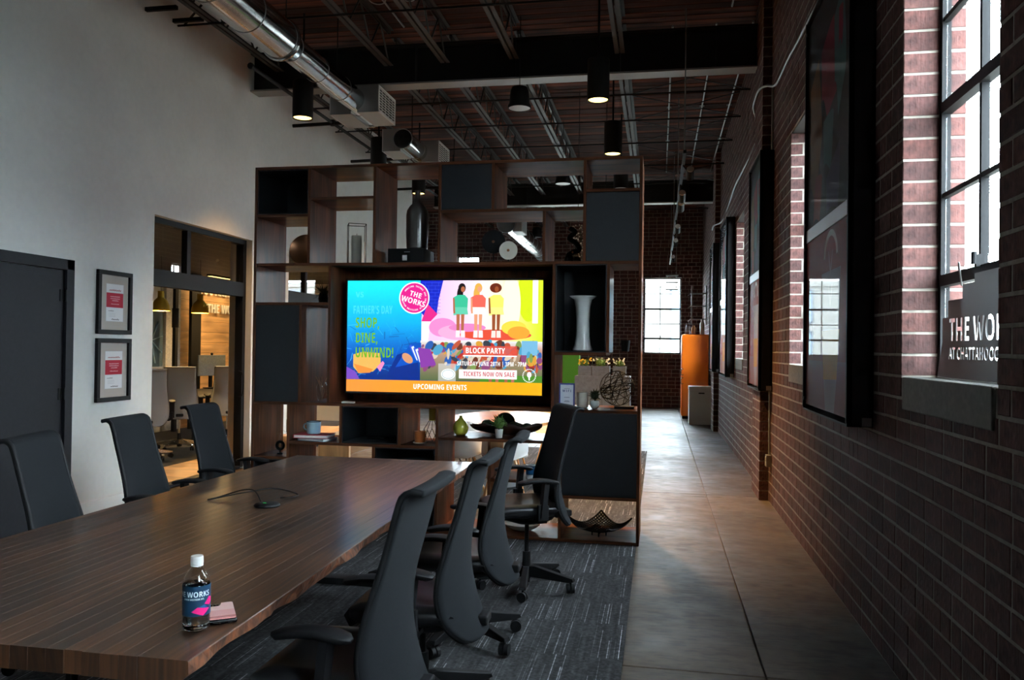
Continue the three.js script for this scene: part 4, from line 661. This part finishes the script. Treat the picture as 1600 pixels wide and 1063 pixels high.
// ---------- task chairs: local +z is where the sitter looks ----------
function backOf(lift) {
  const pr = [[0.345, -0.275, 0.11], [0.358, -0.268, 0.175], [0.42, -0.24, 0.225], [0.52, -0.208, 0.245], [0.62, -0.188, 0.24], [0.74, -0.188, 0.222], [0.86, -0.205, 0.212], [0.96, -0.226, 0.21], [1.035, -0.244, 0.21], [1.07, -0.258, 0.21], [1.084, -0.285, 0.206], [1.078, -0.32, 0.198]];
  const c = new THREE.CatmullRomCurve3(pr.map(([y, z, w]) => V3(w, y + lift, z)), false, 'centripetal');
  return (u, v) => { const p = c.getPoint(v), a = u * 2 - 1, bulge = 0.08 * Math.exp(-(((v - 0.24) / 0.2) ** 2)) + 0.01; return V3(a * p.x, p.y, p.z + bulge * a * a); };
}
function makeChair(name, label, cat, lift, mats, group) {
  const t = thing(name, label, cat, [0, 0, 0], 0, group), P = backOf(lift), s = lift;
  const back = mk('backrest', shell(P, 18, 34, 0.022), mats.back, t);
  const edge = (u) => { const e = []; for (let i = 0; i <= 30; i++) { const p = P(u, i / 30); e.push([p.x, p.y, p.z + 0.004]); } return e; };
  mk('back_frame', [tube(edge(0.005), 0.011, 50, 6), tube(edge(0.995), 0.011, 50, 6)], mats.frame, back);
  const seat = shell((u, v) => { const a = u * 2 - 1, b = v * 2 - 1, r = Math.max(Math.abs(a), Math.abs(b)), k = 1 - 0.12 * a * a * b * b; return V3(a * 0.25 * k, 0.455 + s + 0.018 * a * a - 0.03 * Math.max(0, b - 0.55) - 0.03 * Math.max(0, r - 0.86) / 0.14, b * 0.225 * k + 0.05); }, 18, 18, 0.06);
  mk('seat', seat, mats.seat, t);
  mk('seat_pan', [lathe([[0, 0.34], [0.08, 0.345], [0.17, 0.375], [0.21, 0.425], [0, 0.425]], 20).scale(1, 1, 1).translate(0, s, 0.0), rb(0.1, 0.04, 0.3, 0.01, 0, 0.4 + s, -0.14)], mats.frame, t);
  mk('column', [cy(0.014, 0.014, 0.3 + s, 0, 0.06, 0, 12)], mats.metal, t); mk('column_sleeve', [cy(0.03, 0.026, 0.17, 0, 0.07, 0, 16), cy(0.025, 0.025, 0.03, 0, 0.045, 0, 12)], mats.frame, t);
  for (const x of [-1, 1]) {
    const arm = mk('arm', [bar([x * 0.255, 0.4 + s, -0.02], [x * 0.285, 0.44 + s, -0.02], 0.06, 0.03), bar([x * 0.287, 0.43 + s, -0.015], [x * 0.287, 0.645 + s, -0.035], 0.03, 0.062), rb(0.032, 0.1, 0.07, 0.008, x * 0.287, 0.46 + s, -0.018), bar([x * 0.15, 0.4 + s, -0.02], [x * 0.26, 0.4 + s, -0.02], 0.06, 0.02)], mats.frame, t);
    mk('arm_pad', shell((u, v) => { const b = v * 2 - 1, w = 0.042 * Math.sqrt(Math.max(0.02, 1 - b ** 6)); return V3(x * 0.287 + (u * 2 - 1) * w, 0.662 + s - 0.022 * b * b - 0.006 * (u * 2 - 1) ** 2, b * 0.13 + 0.015); }, 8, 14, 0.018), mats.pad, arm);
  }
  for (let i = 0; i < 5; i++) {
    const a = i * Math.PI * 0.4 + 0.35, c = Math.cos(a), d = Math.sin(a), R = 0.3;
    const prof = poly([[0.02, 0.145], [0.06, 0.15], [R + 0.015, 0.098], [R + 0.02, 0.085], [R - 0.01, 0.078], [0.03, 0.085]]), g = ext(prof, 0.034, 0.003).translate(0, 0, -0.017).rotateY(-a);
    const leg = mk('leg', g, mats.metal, t), w = [];
    for (const k of [-0.014, 0.014]) w.push(new THREE.CylinderGeometry(0.03, 0.03, 0.02, 18).rotateX(Math.PI / 2).translate(0, 0, k));
    const wg = w.map((q) => q.rotateY(0.9 + i * 1.3).translate(c * R, 0.0305 + 0.008, d * R)); mk('caster', [...wg, cy(0.008, 0.008, 0.04, c * R, 0.05, d * R, 8)], mats.wheel, leg);
  }
  return t;
}
const DARK = { back: M.chairMesh, frame: M.plastic, seat: M.leather, metal: M.black, pad: M.plastic, wheel: M.plastic };
const GREY = { back: M.greyMesh, frame: M.black, seat: M.charcoal, metal: M.chrome, pad: M.black, wheel: M.black };
const H2 = Math.PI / 2, CG = 'task chairs around the conference table';
const chA = makeChair('task_chair', 'black mesh task chair on the window side, beside the water bottle', 'chair', 0, DARK, CG); chA.position.set(-1.03, 0.0085, -2.6); chA.rotation.y = -H2;
copy(chA, 'black mesh task chair on the window side, second from the water bottle', [-0.98, 0.0085, -3.29], -H2 + 0.03);
copy(chA, 'black mesh task chair on the window side, third from the water bottle', [-0.985, 0.0085, -4.08], -H2 + 0.05);
copy(chA, 'black mesh task chair before the charcoal door', [-2.72, 0.0085, -3.42], H2 + 0.25);
copy(chA, 'black mesh task chair before the framed certificates', [-2.94, 0.0085, -4.4], H2 + 0.12);
copy(chA, 'black mesh task chair before the glass meeting room', [-3.09, 0.0085, -5.42], H2 + 0.05);
copy(chA, 'black mesh task chair tucked under the table end farthest from the shelf', [-1.87, 0.0085, -1.72], Math.PI);
const chD = makeChair('task_chair', 'tall raised black task chair turned sideways before the navy shelf door', 'chair', 0.08, DARK, CG); chD.position.set(-0.82, 0.0085, -5.05); chD.rotation.y = -1.13;

// ---------- along the brick wall ----------
const artA = canvasTex(512, 512, (c) => {        // lower print: dark red ground, amber glass
  c.fillStyle = '#6e130c'; c.fillRect(0, 0, 512, 512); c.fillStyle = '#6a3a3e'; c.fillRect(0, 372, 512, 140);
  let q = 9; const r = () => { q = (q * 1664525 + 1013904223) >>> 0; return q / 4294967296; };
  for (let i = 0; i < 500; i++) { c.fillStyle = i % 3 ? '#86281c' : '#5a120e'; c.fillRect(r() * 512, r() * 370, 3, 3); }
  const P = (col, p) => { c.fillStyle = col; c.beginPath(); p.forEach(([x, y], i) => i ? c.lineTo(x, y) : c.moveTo(x, y)); c.closePath(); c.fill(); };
  P('#8d8890', [[205, 120], [420, 120], [400, 290], [228, 290]]); P('#a3701a', [[212, 285], [410, 285], [385, 420], [240, 425]]); P('#7c6a70', [[240, 425], [385, 420], [360, 512], [262, 512]]);
  c.strokeStyle = '#c9c3bb'; c.lineWidth = 18; c.beginPath(); c.arc(310, 85, 70, Math.PI * 1.02, Math.PI * 1.98); c.stroke(); c.lineWidth = 5; c.strokeStyle = '#a89ba0'; for (const [x, y, s] of [[310, 110, 46], [310, 200, 40], [90, 340, 46], [90, 300, 40]]) { c.beginPath(); c.moveTo(x - s / 2, y - s); c.lineTo(x, y + s * 0.4); c.lineTo(x + s / 2, y - s); c.stroke(); }
});
const artB = canvasTex(512, 512, (c) => {        // upper print: yellow, red and teal shapes on near black
  c.fillStyle = '#17110f'; c.fillRect(0, 0, 512, 512); const P = (col, p) => { c.fillStyle = col; c.beginPath(); p.forEach(([x, y], i) => i ? c.quadraticCurveTo(x + 18, y - 24, x, y) : c.moveTo(x, y)); c.closePath(); c.fill(); };
  P('#5d3d0c', [[40, 170], [150, 130], [190, 330], [110, 470], [40, 420]]); P('#6a1420', [[180, 120], [330, 90], [360, 260], [260, 300], [190, 240]]); P('#3c5a58', [[330, 90], [430, 60], [450, 240], [380, 320], [340, 240]]); P('#7a1c2c', [[380, 90], [420, 110], [410, 180], [380, 170]]); P('#2c4a46', [[210, 290], [330, 300], [300, 420], [220, 400]]); P('#6a2c1c', [[110, 400], [200, 420], [170, 512], [90, 512]]); P('#352c3c', [[250, 430], [400, 380], [380, 512], [260, 512]]);
});
function artCase(label, z0, z1, top, seam) {
  const g = thing('art_case', label, 'picture', [1.135, 1.15, z0], -H2, 'deep glazed art cases on the brick wall');   // local x runs away from the viewer, local z into the room
  const L = z0 - z1, D = 0.14, h = top - 1.15; g.rotation.y = -H2; g.position.z = z1;
  mk('case', [span(0, L, 0, h, 0.003, 0.02), span(0, 0.012, 0, h, 0.003, D - 0.004), span(L - 0.012, L, 0, h, 0.003, D - 0.004), span(0, L, 0, 0.012, 0.003, D - 0.004), span(0, L, h - 0.012, h, 0.003, D - 0.004)], M.black, g);
  const s = seam - 1.15;
  for (const [y0, y1, m, n] of [[0.04, s - 0.045, artA, 'lower'], [s + 0.045, h - 0.04, artB, 'upper']]) {
    const p = raw('print', new THREE.BoxGeometry(L - 0.03, y1 - y0, 0.006).translate(L / 2, (y0 + y1) / 2, D - 0.022), phy({ map: m, roughness: 0.6, specularIntensity: 0.3, clearcoat: 0.4, clearcoatRoughness: 0.015 }), g);
    for (const [x, y] of [[0.03, y0 + 0.04], [L - 0.03, y0 + 0.04], [0.03, y1 - 0.04], [L - 0.03, y1 - 0.04]]) mk('standoff', new THREE.CylinderGeometry(0.012, 0.012, 0.02, 12).rotateX(H2).translate(x, y, D - 0.012), M.steel, p);
  }
  mk('seam_rail', span(0.012, L - 0.012, s - 0.042, s + 0.042, D - 0.03, D - 0.014), M.galv, g);
  mk('edge_rail', [span(0, 0.02, 0.02, h, D - 0.03, D), span(L - 0.02, L, 0.02, h, D - 0.03, D)], M.steel, g);
  mk('corner_bracket', [span(L - 0.01, L + 0.004, 0.004, 0.05, 0.01, 0.06)], M.galv, g);
}
artCase('deep black art case with a red beer glass print, next to the lettered window', -4.53, -5.85, 3.85, 2.35);
artCase('deep black art case covering the brick pilaster beside the conduit', -8.38, -9.4, 3.6, 2.35);
artCase('deep black art case between the two middle windows', -12.5, -13.8, 3.6, 2.35);
artCase('deep black art case on the far pilaster beside the orange fridge', -15.5, -16.45, 3.6, 2.35);
const font = await new FontLoader().loadAsync('fonts/droid/droid_sans_bold.typeface.json');
function lettering(text, size, x, y, squeeze = 1) { const out = []; for (const s of font.generateShapes(text, size)) { const mv = (p) => p.getPoints(5).map((q) => new THREE.Vector2(q.x * squeeze + x, q.y + y)); out.push({ outer: mv(s), holes: s.holes.map(mv) }); } return out; }
{   // board standing in the lettered window, its letters cut out
  const b = thing('window_board', 'dark board with cut-out letters standing in the brick wall window', 'sign', [1.274, SILL + 0.001, -3.98], -H2);
  const s = poly([[0.01, 0], [0.94, 0], [0.94, 0.44], [0.44, 0.44], [0.44, 0.405], [0.31, 0.405], [0.31, 0.345], [0.14, 0.345], [0.14, 0.27], [0.07, 0.27], [0.07, 0.16], [0.01, 0.02]]);
  const isl = [];
  for (const l of [...lettering('THE WORKS', 0.1, 0.155, 0.165, 0.93), ...lettering('AT CHATTAHOOCHEE', 0.052, 0.15, 0.085, 0.9)]) { s.holes.push(new THREE.Path(l.outer)); for (const h of l.holes) isl.push(ext(new THREE.Shape(h), 0.004)); }
  mk('board', [ext(s, 0.004), ...isl], std({ color: 0x2c2420, roughness: 0.4 }), b);
  mk('hook', tube([[0.3, 0.4, 0.004], [0.3, 0.46, 0.012], [0.31, 0.5, 0.02], [0.29, 0.47, 0.012]], 0.004, 16, 6), M.galv, b);
}
{
  const c = thing('wall_conduit', 'thin galvanised conduit running down the brick wall to a box', 'conduit', [0, 0, 0]);
  mk('conduit_run', tube([[1.12, 4.08, -5.0], [1.12, 4.1, -6.0], [1.12, 4.18, -7.4], [1.118, 4.24, -8.35], [1.07, 4.3, -8.52], [1.02, 4.32, -8.7], [1.02, 4.32, -9.2]], 0.014, 60, 8), M.galv, c);
  mk('drop', rod([1.117, 4.24, -8.42], [1.117, 0.5, -8.42], 0.012, 8), M.galv, c);
  const o = mk('outlet_box', rb(0.05, 0.12, 0.08, 0.004, 1.108, 0.44, -8.42), M.galv, c); mk('cover', [bx(0.006, 0.04, 0.03, 1.081, 0.46, -8.42), bx(0.006, 0.04, 0.03, 1.081, 0.41, -8.42)], M.grille, o);
  mk('strap', [1.5, 2.6, 3.6].map((y) => bx(0.02, 0.02, 0.06, 1.122, y, -8.42)), M.galv, c);
  mk('conduit_run', tube([[1.02, 4.32, -9.2], [1.03, 4.3, -9.32], [1.118, 4.16, -9.6], [1.118, 4.05, -12.5], [1.118, 3.95, -15.3], [1.022, 3.95, -15.62], [1.022, 3.95, -16.2]], 0.014, 70, 8), M.galv, c);
}
{   // far end of the corridor
  const f = thing('retro_fridge', 'tall orange rounded retro fridge at the corridor end', 'fridge', [0.81, 0, -18.62]);
  mk('body', rb(0.6, 1.86, 0.56, 0.07, 0, 0.99, 0, 4), M.orange, f); mk('door', rb(0.6, 1.84, 0.06, 0.028, -0.0, 0.99, 0.3, 3), M.orange, f); mk('plinth', bx(0.54, 0.08, 0.5, 0, 0.045, 0), M.black, f);
  for (const y of [1.0, 0.8]) mk('handle', tube([[-0.26, y, 0.33], [-0.3, y, 0.37], [-0.3, y + 0.13, 0.37], [-0.26, y + 0.13, 0.33]], 0.01), M.chrome, f);
  for (const [x, h, m, l] of [[-0.16, 0.24, M.bottle, 'clear glass jar on top of the orange fridge'], [-0.03, 0.2, M.copper, 'amber jar on top of the orange fridge'], [0.16, 0.34, M.whiteGloss, 'tall pale bottle on top of the orange fridge']]) one('jar', lathe([[0, 0], [0.05, 0], [0.055, h * 0.7], [0.03, h * 0.85], [0.03, h], [0.022, h], [0, h * 0.98]], 20), m, l, 'jar', [0.81 + x, 1.921, -18.55]);
  const b = thing('white_cabinet', 'low white lidded box beside the orange fridge', 'box', [0.87, 0, -17.25]); mk('body', rb(0.46, 0.72, 0.5, 0.006, 0, 0.361, 0), M.white, b); mk('lid', rb(0.475, 0.075, 0.515, 0.005, 0, 0.759, 0), M.white, b); mk('grip', bx(0.12, 0.025, 0.004, 0.02, 0.66, 0.252), M.charcoal, b);
  const r = thing('wire_rack', 'grey metal shelf rack mounted high behind the fridge', 'rack', [0.95, 2.3, -19.6]); for (const y of [0, 0.32, 0.62]) mk('shelf', [bx(0.4, 0.02, 0.3, 0, y, 0), bar([-0.2, y, 0.15], [-0.27, y - 0.06, 0.2], 0.02)], M.galv, r); for (const x of [-0.17, 0.17]) mk('post', bx(0.03, 0.95, 0.03, x, 0.35, -0.13), M.galv, r);
  const s = thing('wall_sconce', 'black wall sconce on the far brick wall', 'lamp', [-0.88, 1.5, FZ + 0.004]); mk('plate', bx(0.1, 0.16, 0.02, 0, 0.18, 0.012), M.black, s); mk('shade', [cy(0.1, 0.13, 0.3, 0, 0, 0.14, 20)], M.black, s); mk('arm', bar([0, 0.18, 0.02], [0, 0.18, 0.1], 0.02), M.black, s);
}
// ---------- on the plaster wall ----------
function certificate(label, y0, y1, s) {
  const f = thing('framed_certificate', label, 'picture', [LX, y0, -6.63], H2, 'framed certificates'), w = 0.47, h = y1 - y0;     // local x runs away from the viewer to the right
  mk('frame', [rspan(-w / 2, w / 2, 0, 0.04, 0.002, 0.035), rspan(-w / 2, w / 2, h - 0.04, h, 0.002, 0.035), rspan(-w / 2, -w / 2 + 0.04, 0.04, h - 0.04, 0.002, 0.035), rspan(w / 2 - 0.04, w / 2, 0.04, h - 0.04, 0.002, 0.035)], M.black, f);
  mk('mat_board', span(-w / 2 + 0.03, w / 2 - 0.03, 0.03, h - 0.03, 0.004, 0.012), std({ color: 0xb3aca4, roughness: 0.9 }), f);
  const t = canvasTex(256, 560, (c) => {
    c.fillStyle = '#dfe3e6'; c.fillRect(0, 0, 256, 560); c.strokeStyle = '#8a8f94'; c.lineWidth = 3; c.strokeRect(3, 3, 250, 554); c.fillStyle = '#b3243c'; c.fillRect(6, 135, 244, 215); c.fillStyle = '#7c3038'; let q = s; const r = () => { q = (q * 1664525 + 1013904223) >>> 0; return q / 4294967296; };
    const scrawl = (x, y, n, h, col) => { c.strokeStyle = col; c.lineWidth = h * 0.28; c.beginPath(); c.moveTo(x, y); for (let i = 0; i < n; i++) c.lineTo(x + (i + 1) * h * 0.55, y - (i % 2 ? 0 : h * (0.5 + 0.5 * r()))); c.stroke(); };
    scrawl(45, 105, 13, 24, '#a03a44'); for (const [x, y, n] of [[62, 195, 18], [62, 225, 18], [88, 255, 12], [74, 305, 15]]) scrawl(x, y, n, 14, '#f0d8da'); scrawl(35, 408, 9, 16, '#666a70'); for (const y of [440, 462, 484]) scrawl(40, y, 30, 6, '#9aa0a8'); scrawl(85, 535, 9, 22, '#33373c');
  });
  raw('print', new THREE.PlaneGeometry(0.245, h * 0.6).translate(0.01, h * 0.5, 0.0125), std({ map: t, roughness: 0.8 }), f);
}
certificate('upper framed certificate with a red block on the plaster wall', 1.632, 2.22, 3);
certificate('lower framed certificate with a red block on the plaster wall', 1.005, 1.592, 11);

// ---------- meeting room behind the glass ----------
{
  const w = thing('timber_wall', 'tan timber board wall with metal letters in the meeting room', 'wall panel', [-8.59, 0, 0]);
  for (let i = 0; i < 14; i++) mk('board', rspan(0, 0.03, i * 0.198, i * 0.198 + 0.194, -13.1, -15.45), M.pine, w, true);
  const put = (t, size, y, z) => { const gs = lettering(t, size, 0, 0).map((l) => { const s = new THREE.Shape(l.outer); s.holes = l.holes.map((h) => new THREE.Path(h)); return ext(s, 0.03); }); const m = mk('letters', gs, M.white, w); m.rotation.y = H2; m.position.set(0.05, y, z); };
  put('YOU ARE AT', 0.17, 2.5, -13.62); put('THE WORKS', 0.17, 2.16, -13.9);
  mk('panel_trim', rspan(0, 0.05, 0, 2.82, -12.65, -13.08), M.pale, w);
  for (const [z, d, l] of [[-12.62, 0.08, 'slim black post beside the star picture'], [-13.22, 0.3, 'broad black post at the edge of the timber wall'], [-14.72, 0.12, 'black post standing before the metal letters']]) one('steel_post', rspan(-0.03, 0.03, 0.011, 2.829, -d / 2, d / 2), M.steel, l, 'post', [-8.34, 0, z]);
  const a = thing('star_artwork', 'blue-grey wall picture with pale radiating star lines', 'picture', [-8.595, 1.15, -12.25], H2); mk('canvas', rb(0.7, 0.98, 0.03, 0.004, 0, 0.49, 0.016), std({ color: 0x48606c, roughness: 0.8 }), a); for (let i = 0; i < 9; i++) { const t = i * 0.698 + 0.2; mk('stripe', bar([0, 0.45, 0.034], [Math.cos(t) * 0.33, 0.45 + Math.sin(t) * 0.42, 0.034], 0.045, 0.006), M.enamel, a); }
  function domeLamp(label, x, z, y) {
    const g = thing('dome_pendant', label, 'lamp', [x, y, z]); mk('shade', lathe([[0.125, 0], [0.128, 0], [0.12, 0.08], [0.09, 0.15], [0.05, 0.19], [0.045, 0.2], [0.045, 0.29], [0, 0.29], [0, 0.285], [0.04, 0.285], [0.04, 0.195], [0.085, 0.145], [0.114, 0.08]], 28), M.mustard, g); mk('cord', cy(0.003, 0.003, 2.83 - y - 0.29, 0, 0.29, 0, 6), M.black, g); mk('bulb', new THREE.SphereGeometry(0.04, 14, 10).translate(0, 0.06, 0), M.lampGlow, g);
    const l = new THREE.PointLight(new THREE.Color().setRGB(1, 0.66, 0.28), 9, 0, 2); l.position.set(0, 0.06, 0); l.castShadow = true; l.shadow.radius = 2; l.name = 'dome_light'; g.add(l);
  }
  domeLamp('mustard dome pendant before the star picture', -7.18, -10.5, 2.03); domeLamp('mustard dome pendant before the timber wall', -6.86, -11, 2.02); domeLamp('mustard dome pendant at the back of the meeting room', -7.4, -13.4, 2.4);
  const ww = thing('wall_washer', 'slim warm strip lamp at the ceiling washing the timber wall', 'lamp', [-8.1, 2.8, -14.2]); mk('housing', span(-0.04, 0.04, 0, 0.03, -0.95, 0.95), M.black, ww); mk('lens', span(-0.03, 0.03, -0.004, 0, -0.93, 0.93), M.lampGlow, ww);
  const wl = new THREE.RectAreaLight(new THREE.Color().setRGB(1, 0.66, 0.28), 80, 0.06, 1.86); wl.name = 'washer_light'; wl.position.set(0, -0.008, 0); wl.rotation.x = -H2; ww.add(wl);
  const k = thing('black_pendant', 'slim black tube pendant in the meeting room', 'lamp', [-7.93, 1.82, -12]); mk('tube', cy(0.055, 0.055, 0.32, 0, 0, 0, 20), M.black, k); mk('cord', cy(0.003, 0.003, 0.69, 0, 0.32, 0, 6), M.black, k);
  const m = thing('monitor', 'grey monitor on a stand before the timber wall', 'monitor', [-8.1, 0.74, -13.4], H2 - 0.3); mk('panel', rb(0.62, 0.38, 0.03, 0.006, 0, 0.42, 0), M.greyPaint, m); mk('stand', [bar([0, 0.02, -0.03], [0, 0.4, -0.03], 0.05), bx(0.24, 0.015, 0.18, 0, 0.008, 0)], M.black, m); mk('webcam', new THREE.SphereGeometry(0.025, 12, 8).translate(0, 0.63, 0), M.black, m);
  const d = thing('meeting_desk', 'dark desk in the meeting room behind the grey chairs', 'desk', [-7.6, 0.011, -12.4], 0); mk('top', rb(1.3, 0.035, 2.6, 0.005, 0, 0.705, 0), M.charcoal, d); for (const x of [-0.55, 0.55]) for (const z of [-1.2, 1.2]) mk('leg', bx(0.05, 0.687, 0.05, x, 0.344, z), M.black, d);
  const G2 = 'grey chairs in the meeting room', c0 = makeChair('meeting_chair', 'grey mesh office chair nearest the meeting room glass edge', 'chair', 0.12, GREY, G2); c0.position.set(-6.62, 0.011, -9.45); c0.rotation.y = -2.5;
  copy(c0, 'grey mesh office chair with chrome base in the middle of the meeting room', [-6.85, 0.011, -10.5], -2.55); copy(c0, 'grey mesh office chair before the monitor', [-6.5, 0.011, -11.2], -2.5);
  const dk = makeChair('meeting_chair', 'black office chair partly hidden by the glass frame', 'chair', 0.1, DARK, G2); dk.position.set(-6.35, 0.011, -12.2); dk.rotation.y = -2.2;
}
// ---------- lounge behind the shelf ----------
{
  const t = thing('oval_table', 'large oval wood top table behind the shelf', 'table', [-1.75, 0.001, -9.0]); mk('top', new THREE.CylinderGeometry(1, 0.97, 0.035, 48).scale(0.62, 1, 1.0).translate(0, 0.73, 0), phy({ map: T.pine, color: 0xd6ab86, roughness: 0.3, clearcoat: 0.6, clearcoatRoughness: 0.15 }), t, true); mk('pedestal', [cy(0.05, 0.05, 0.7, 0, 0.012, 0.3, 16), cy(0.05, 0.05, 0.7, 0, 0.012, -0.3, 16), cy(0.26, 0.24, 0.02, 0, 0.008, 0.3, 28), cy(0.26, 0.24, 0.02, 0, 0.008, -0.3, 28)], M.black, t);
  const sc = (label, x, z, turn) => {
    const c = thing('shell_chair', label, 'chair', [x, z < -12.3 ? 0.006 : 0.014, z], turn, 'white shell chairs in the lounge');
    mk('shell', shell((u, v) => { const a = u * 2 - 1; if (v < 0.5) { const b = v * 2; return V3(a * (0.2 + 0.03 * b), 0.43 + 0.035 * a * a * (0.4 + b), 0.21 - b * 0.34); } const b = (v - 0.5) * 2; return V3(a * (0.23 - 0.05 * b * b), 0.43 + 0.035 * a * a * 1.4 * (1 - b) + 0.38 * b + 0.05 * (1 - b) * b, -0.13 - 0.1 * b + 0.09 * a * a); }, 12, 20, 0.012), M.white, c);
    for (const x2 of [-1, 1]) for (const z2 of [-1, 1]) mk('leg', rod([x2 * 0.21, 0, z2 * 0.2], [x2 * 0.1, 0.425, z2 * 0.09], 0.013, 8), M.pine, c); mk('brace', [rod([-0.15, 0.22, -0.14], [0.15, 0.22, 0.14], 0.005, 5), rod([0.15, 0.22, -0.14], [-0.15, 0.22, 0.14], 0.005, 5)], M.black, c);
  };
  sc('white shell chair between the shelf and the oval table, beside the low wood table', -1.95, -7.85, Math.PI); sc('white shell chair between the shelf and the oval table, behind the white potted plant', -1.5, -7.8, Math.PI + 0.2); sc('white shell chair at the far side of the oval table', -1.95, -10.25, 0); sc('white shell chair at the far end of the oval table', -1.35, -10.3, 0.1); sc('white shell chair at the corridor end of the oval table', -0.95, -8.9, -H2); sc('white shell chair far down the lounge', -2.5, -12.9, 0.4);
  const s = thing('low_table', 'low pale wood table on black wire legs', 'table', [-2.3, 0.014, -8.75]); mk('top', rb(0.6, 0.028, 0.6, 0.005, 0, 0.436, 0), M.pine, s, true); for (const x of [-1, 1]) for (const z of [-1, 1]) mk('leg', [rod([x * 0.24, 0, z * 0.24], [x * 0.12, 0.42, z * 0.2], 0.008, 6), rod([x * 0.24, 0, z * 0.24], [x * 0.2, 0.42, z * 0.12], 0.008, 6)], M.black, s);
  const b = thing('timber_bench', 'pale timber bench along the plaster wall behind the shelf', 'bench', [-4.3, 0.001, -9.6]); mk('seat', rb(0.5, 0.06, 1.3, 0.006, 0, 0.42, 0), M.pine, b); for (const z of [-0.55, 0.55]) mk('leg', rb(0.44, 0.39, 0.06, 0.004, 0, 0.195, z), M.pine, b);
  const cb = thing('grey_cabinet', 'grey cabinet carrying the flower planters behind the shelf', 'cabinet', [-0.72, 0.009, -10.6]); mk('body', rb(0.72, 1.14, 0.4, 0.004, 0, 0.62, 0), M.greyPaint, cb); mk('plinth', bx(0.68, 0.05, 0.36, 0, 0.025, 0), M.black, cb); mk('door_gap', bx(0.004, 1.1, 0.002, 0, 0.62, 0.201), M.charcoal, cb);
  for (const [x, w, l] of [[-0.95, 0.17, 'narrow grey planter of yellow flowers on the grey cabinet'], [-0.74, 0.23, 'wide grey planter of pale flowers on the grey cabinet'], [-0.5, 0.17, 'grey planter of leafy flowers at the brick end of the cabinet']]) {
    const p = thing('planter', l, 'planter', [x, 1.2, -10.49]); mk('trough', [span(-w / 2, w / 2, 0, 0.13, -0.08, -0.07), span(-w / 2, w / 2, 0, 0.13, 0.07, 0.08), span(-w / 2, -w / 2 + 0.01, 0, 0.13, -0.07, 0.07), span(w / 2 - 0.01, w / 2, 0, 0.13, -0.07, 0.07), span(-w / 2 + 0.01, w / 2 - 0.01, 0.001, 0.11, -0.07, 0.07)], M.greyPaint, p);
    const f = bush(p, 0.16, w * 0.36, 110, M.leaf, 0.026); const fl = []; for (let i = 0; i < 22; i++) fl.push(new THREE.IcosahedronGeometry(0.011, 0).translate(rr(-w / 2, w / 2), rr(0.15, 0.23), rr(-0.06, 0.06))); mk('blossoms', fl, x < -0.9 ? M.yellow : M.cream, f);
  }
  one('green_partition', rb(0.26, 1.7, 0.08, 0.01, 0, 0.86, 0), M.green, 'bright green partition post behind the grey cabinet', 'partition', [-1.3, 0.009, -12.0]);
  const y = thing('yellow_post', 'thin yellow post hung with a crystal lamp past the tall vase', 'post', [-4.6, 0.001, -16.6]); mk('post', rb(0.06, 4.2, 0.06, 0.006, 0, 2.1, 0), M.yellow, y); mk('crystal', new THREE.IcosahedronGeometry(0.09, 1).translate(0.16, 2.95, 0.05), M.whiteGloss, y); mk('arm', bar([0, 3.1, 0], [0.16, 3.05, 0.05], 0.02), M.black, y);
  const tr = thing('sparkle_screen', 'hanging screen of small pale leaves seen through the shelf', 'screen', [-0.98, 2.6, -11.6]); mk('cord', [rod([-0.2, 0.75, 0], [-0.2, 2.75, 0], 0.004, 5), rod([0.2, 0.75, 0], [0.2, 2.75, 0], 0.004, 5)], M.black, tr); const lf = []; for (let i = 0; i < 260; i++) lf.push(new THREE.OctahedronGeometry(rr(0.006, 0.013), 0).scale(1, 1.4, 0.5).rotateZ(rr(0, 3)).translate(rr(-0.3, 0.3), rr(0, 0.78), rr(-0.04, 0.04))); const lm = mk('pale_leaves', lf, M.cream, tr); lm.userData.kind = 'stuff'; const tw = []; for (let i = 0; i < 60; i++) { const x = rr(-0.3, 0.3); tw.push(rod([x, rr(0, 0.3), 0], [x + rr(-0.1, 0.1), rr(0.4, 0.78), 0], 0.003, 4)); } mk('twigs', tw, M.leafDark, tr);
}
renderer.render(scene, camera);
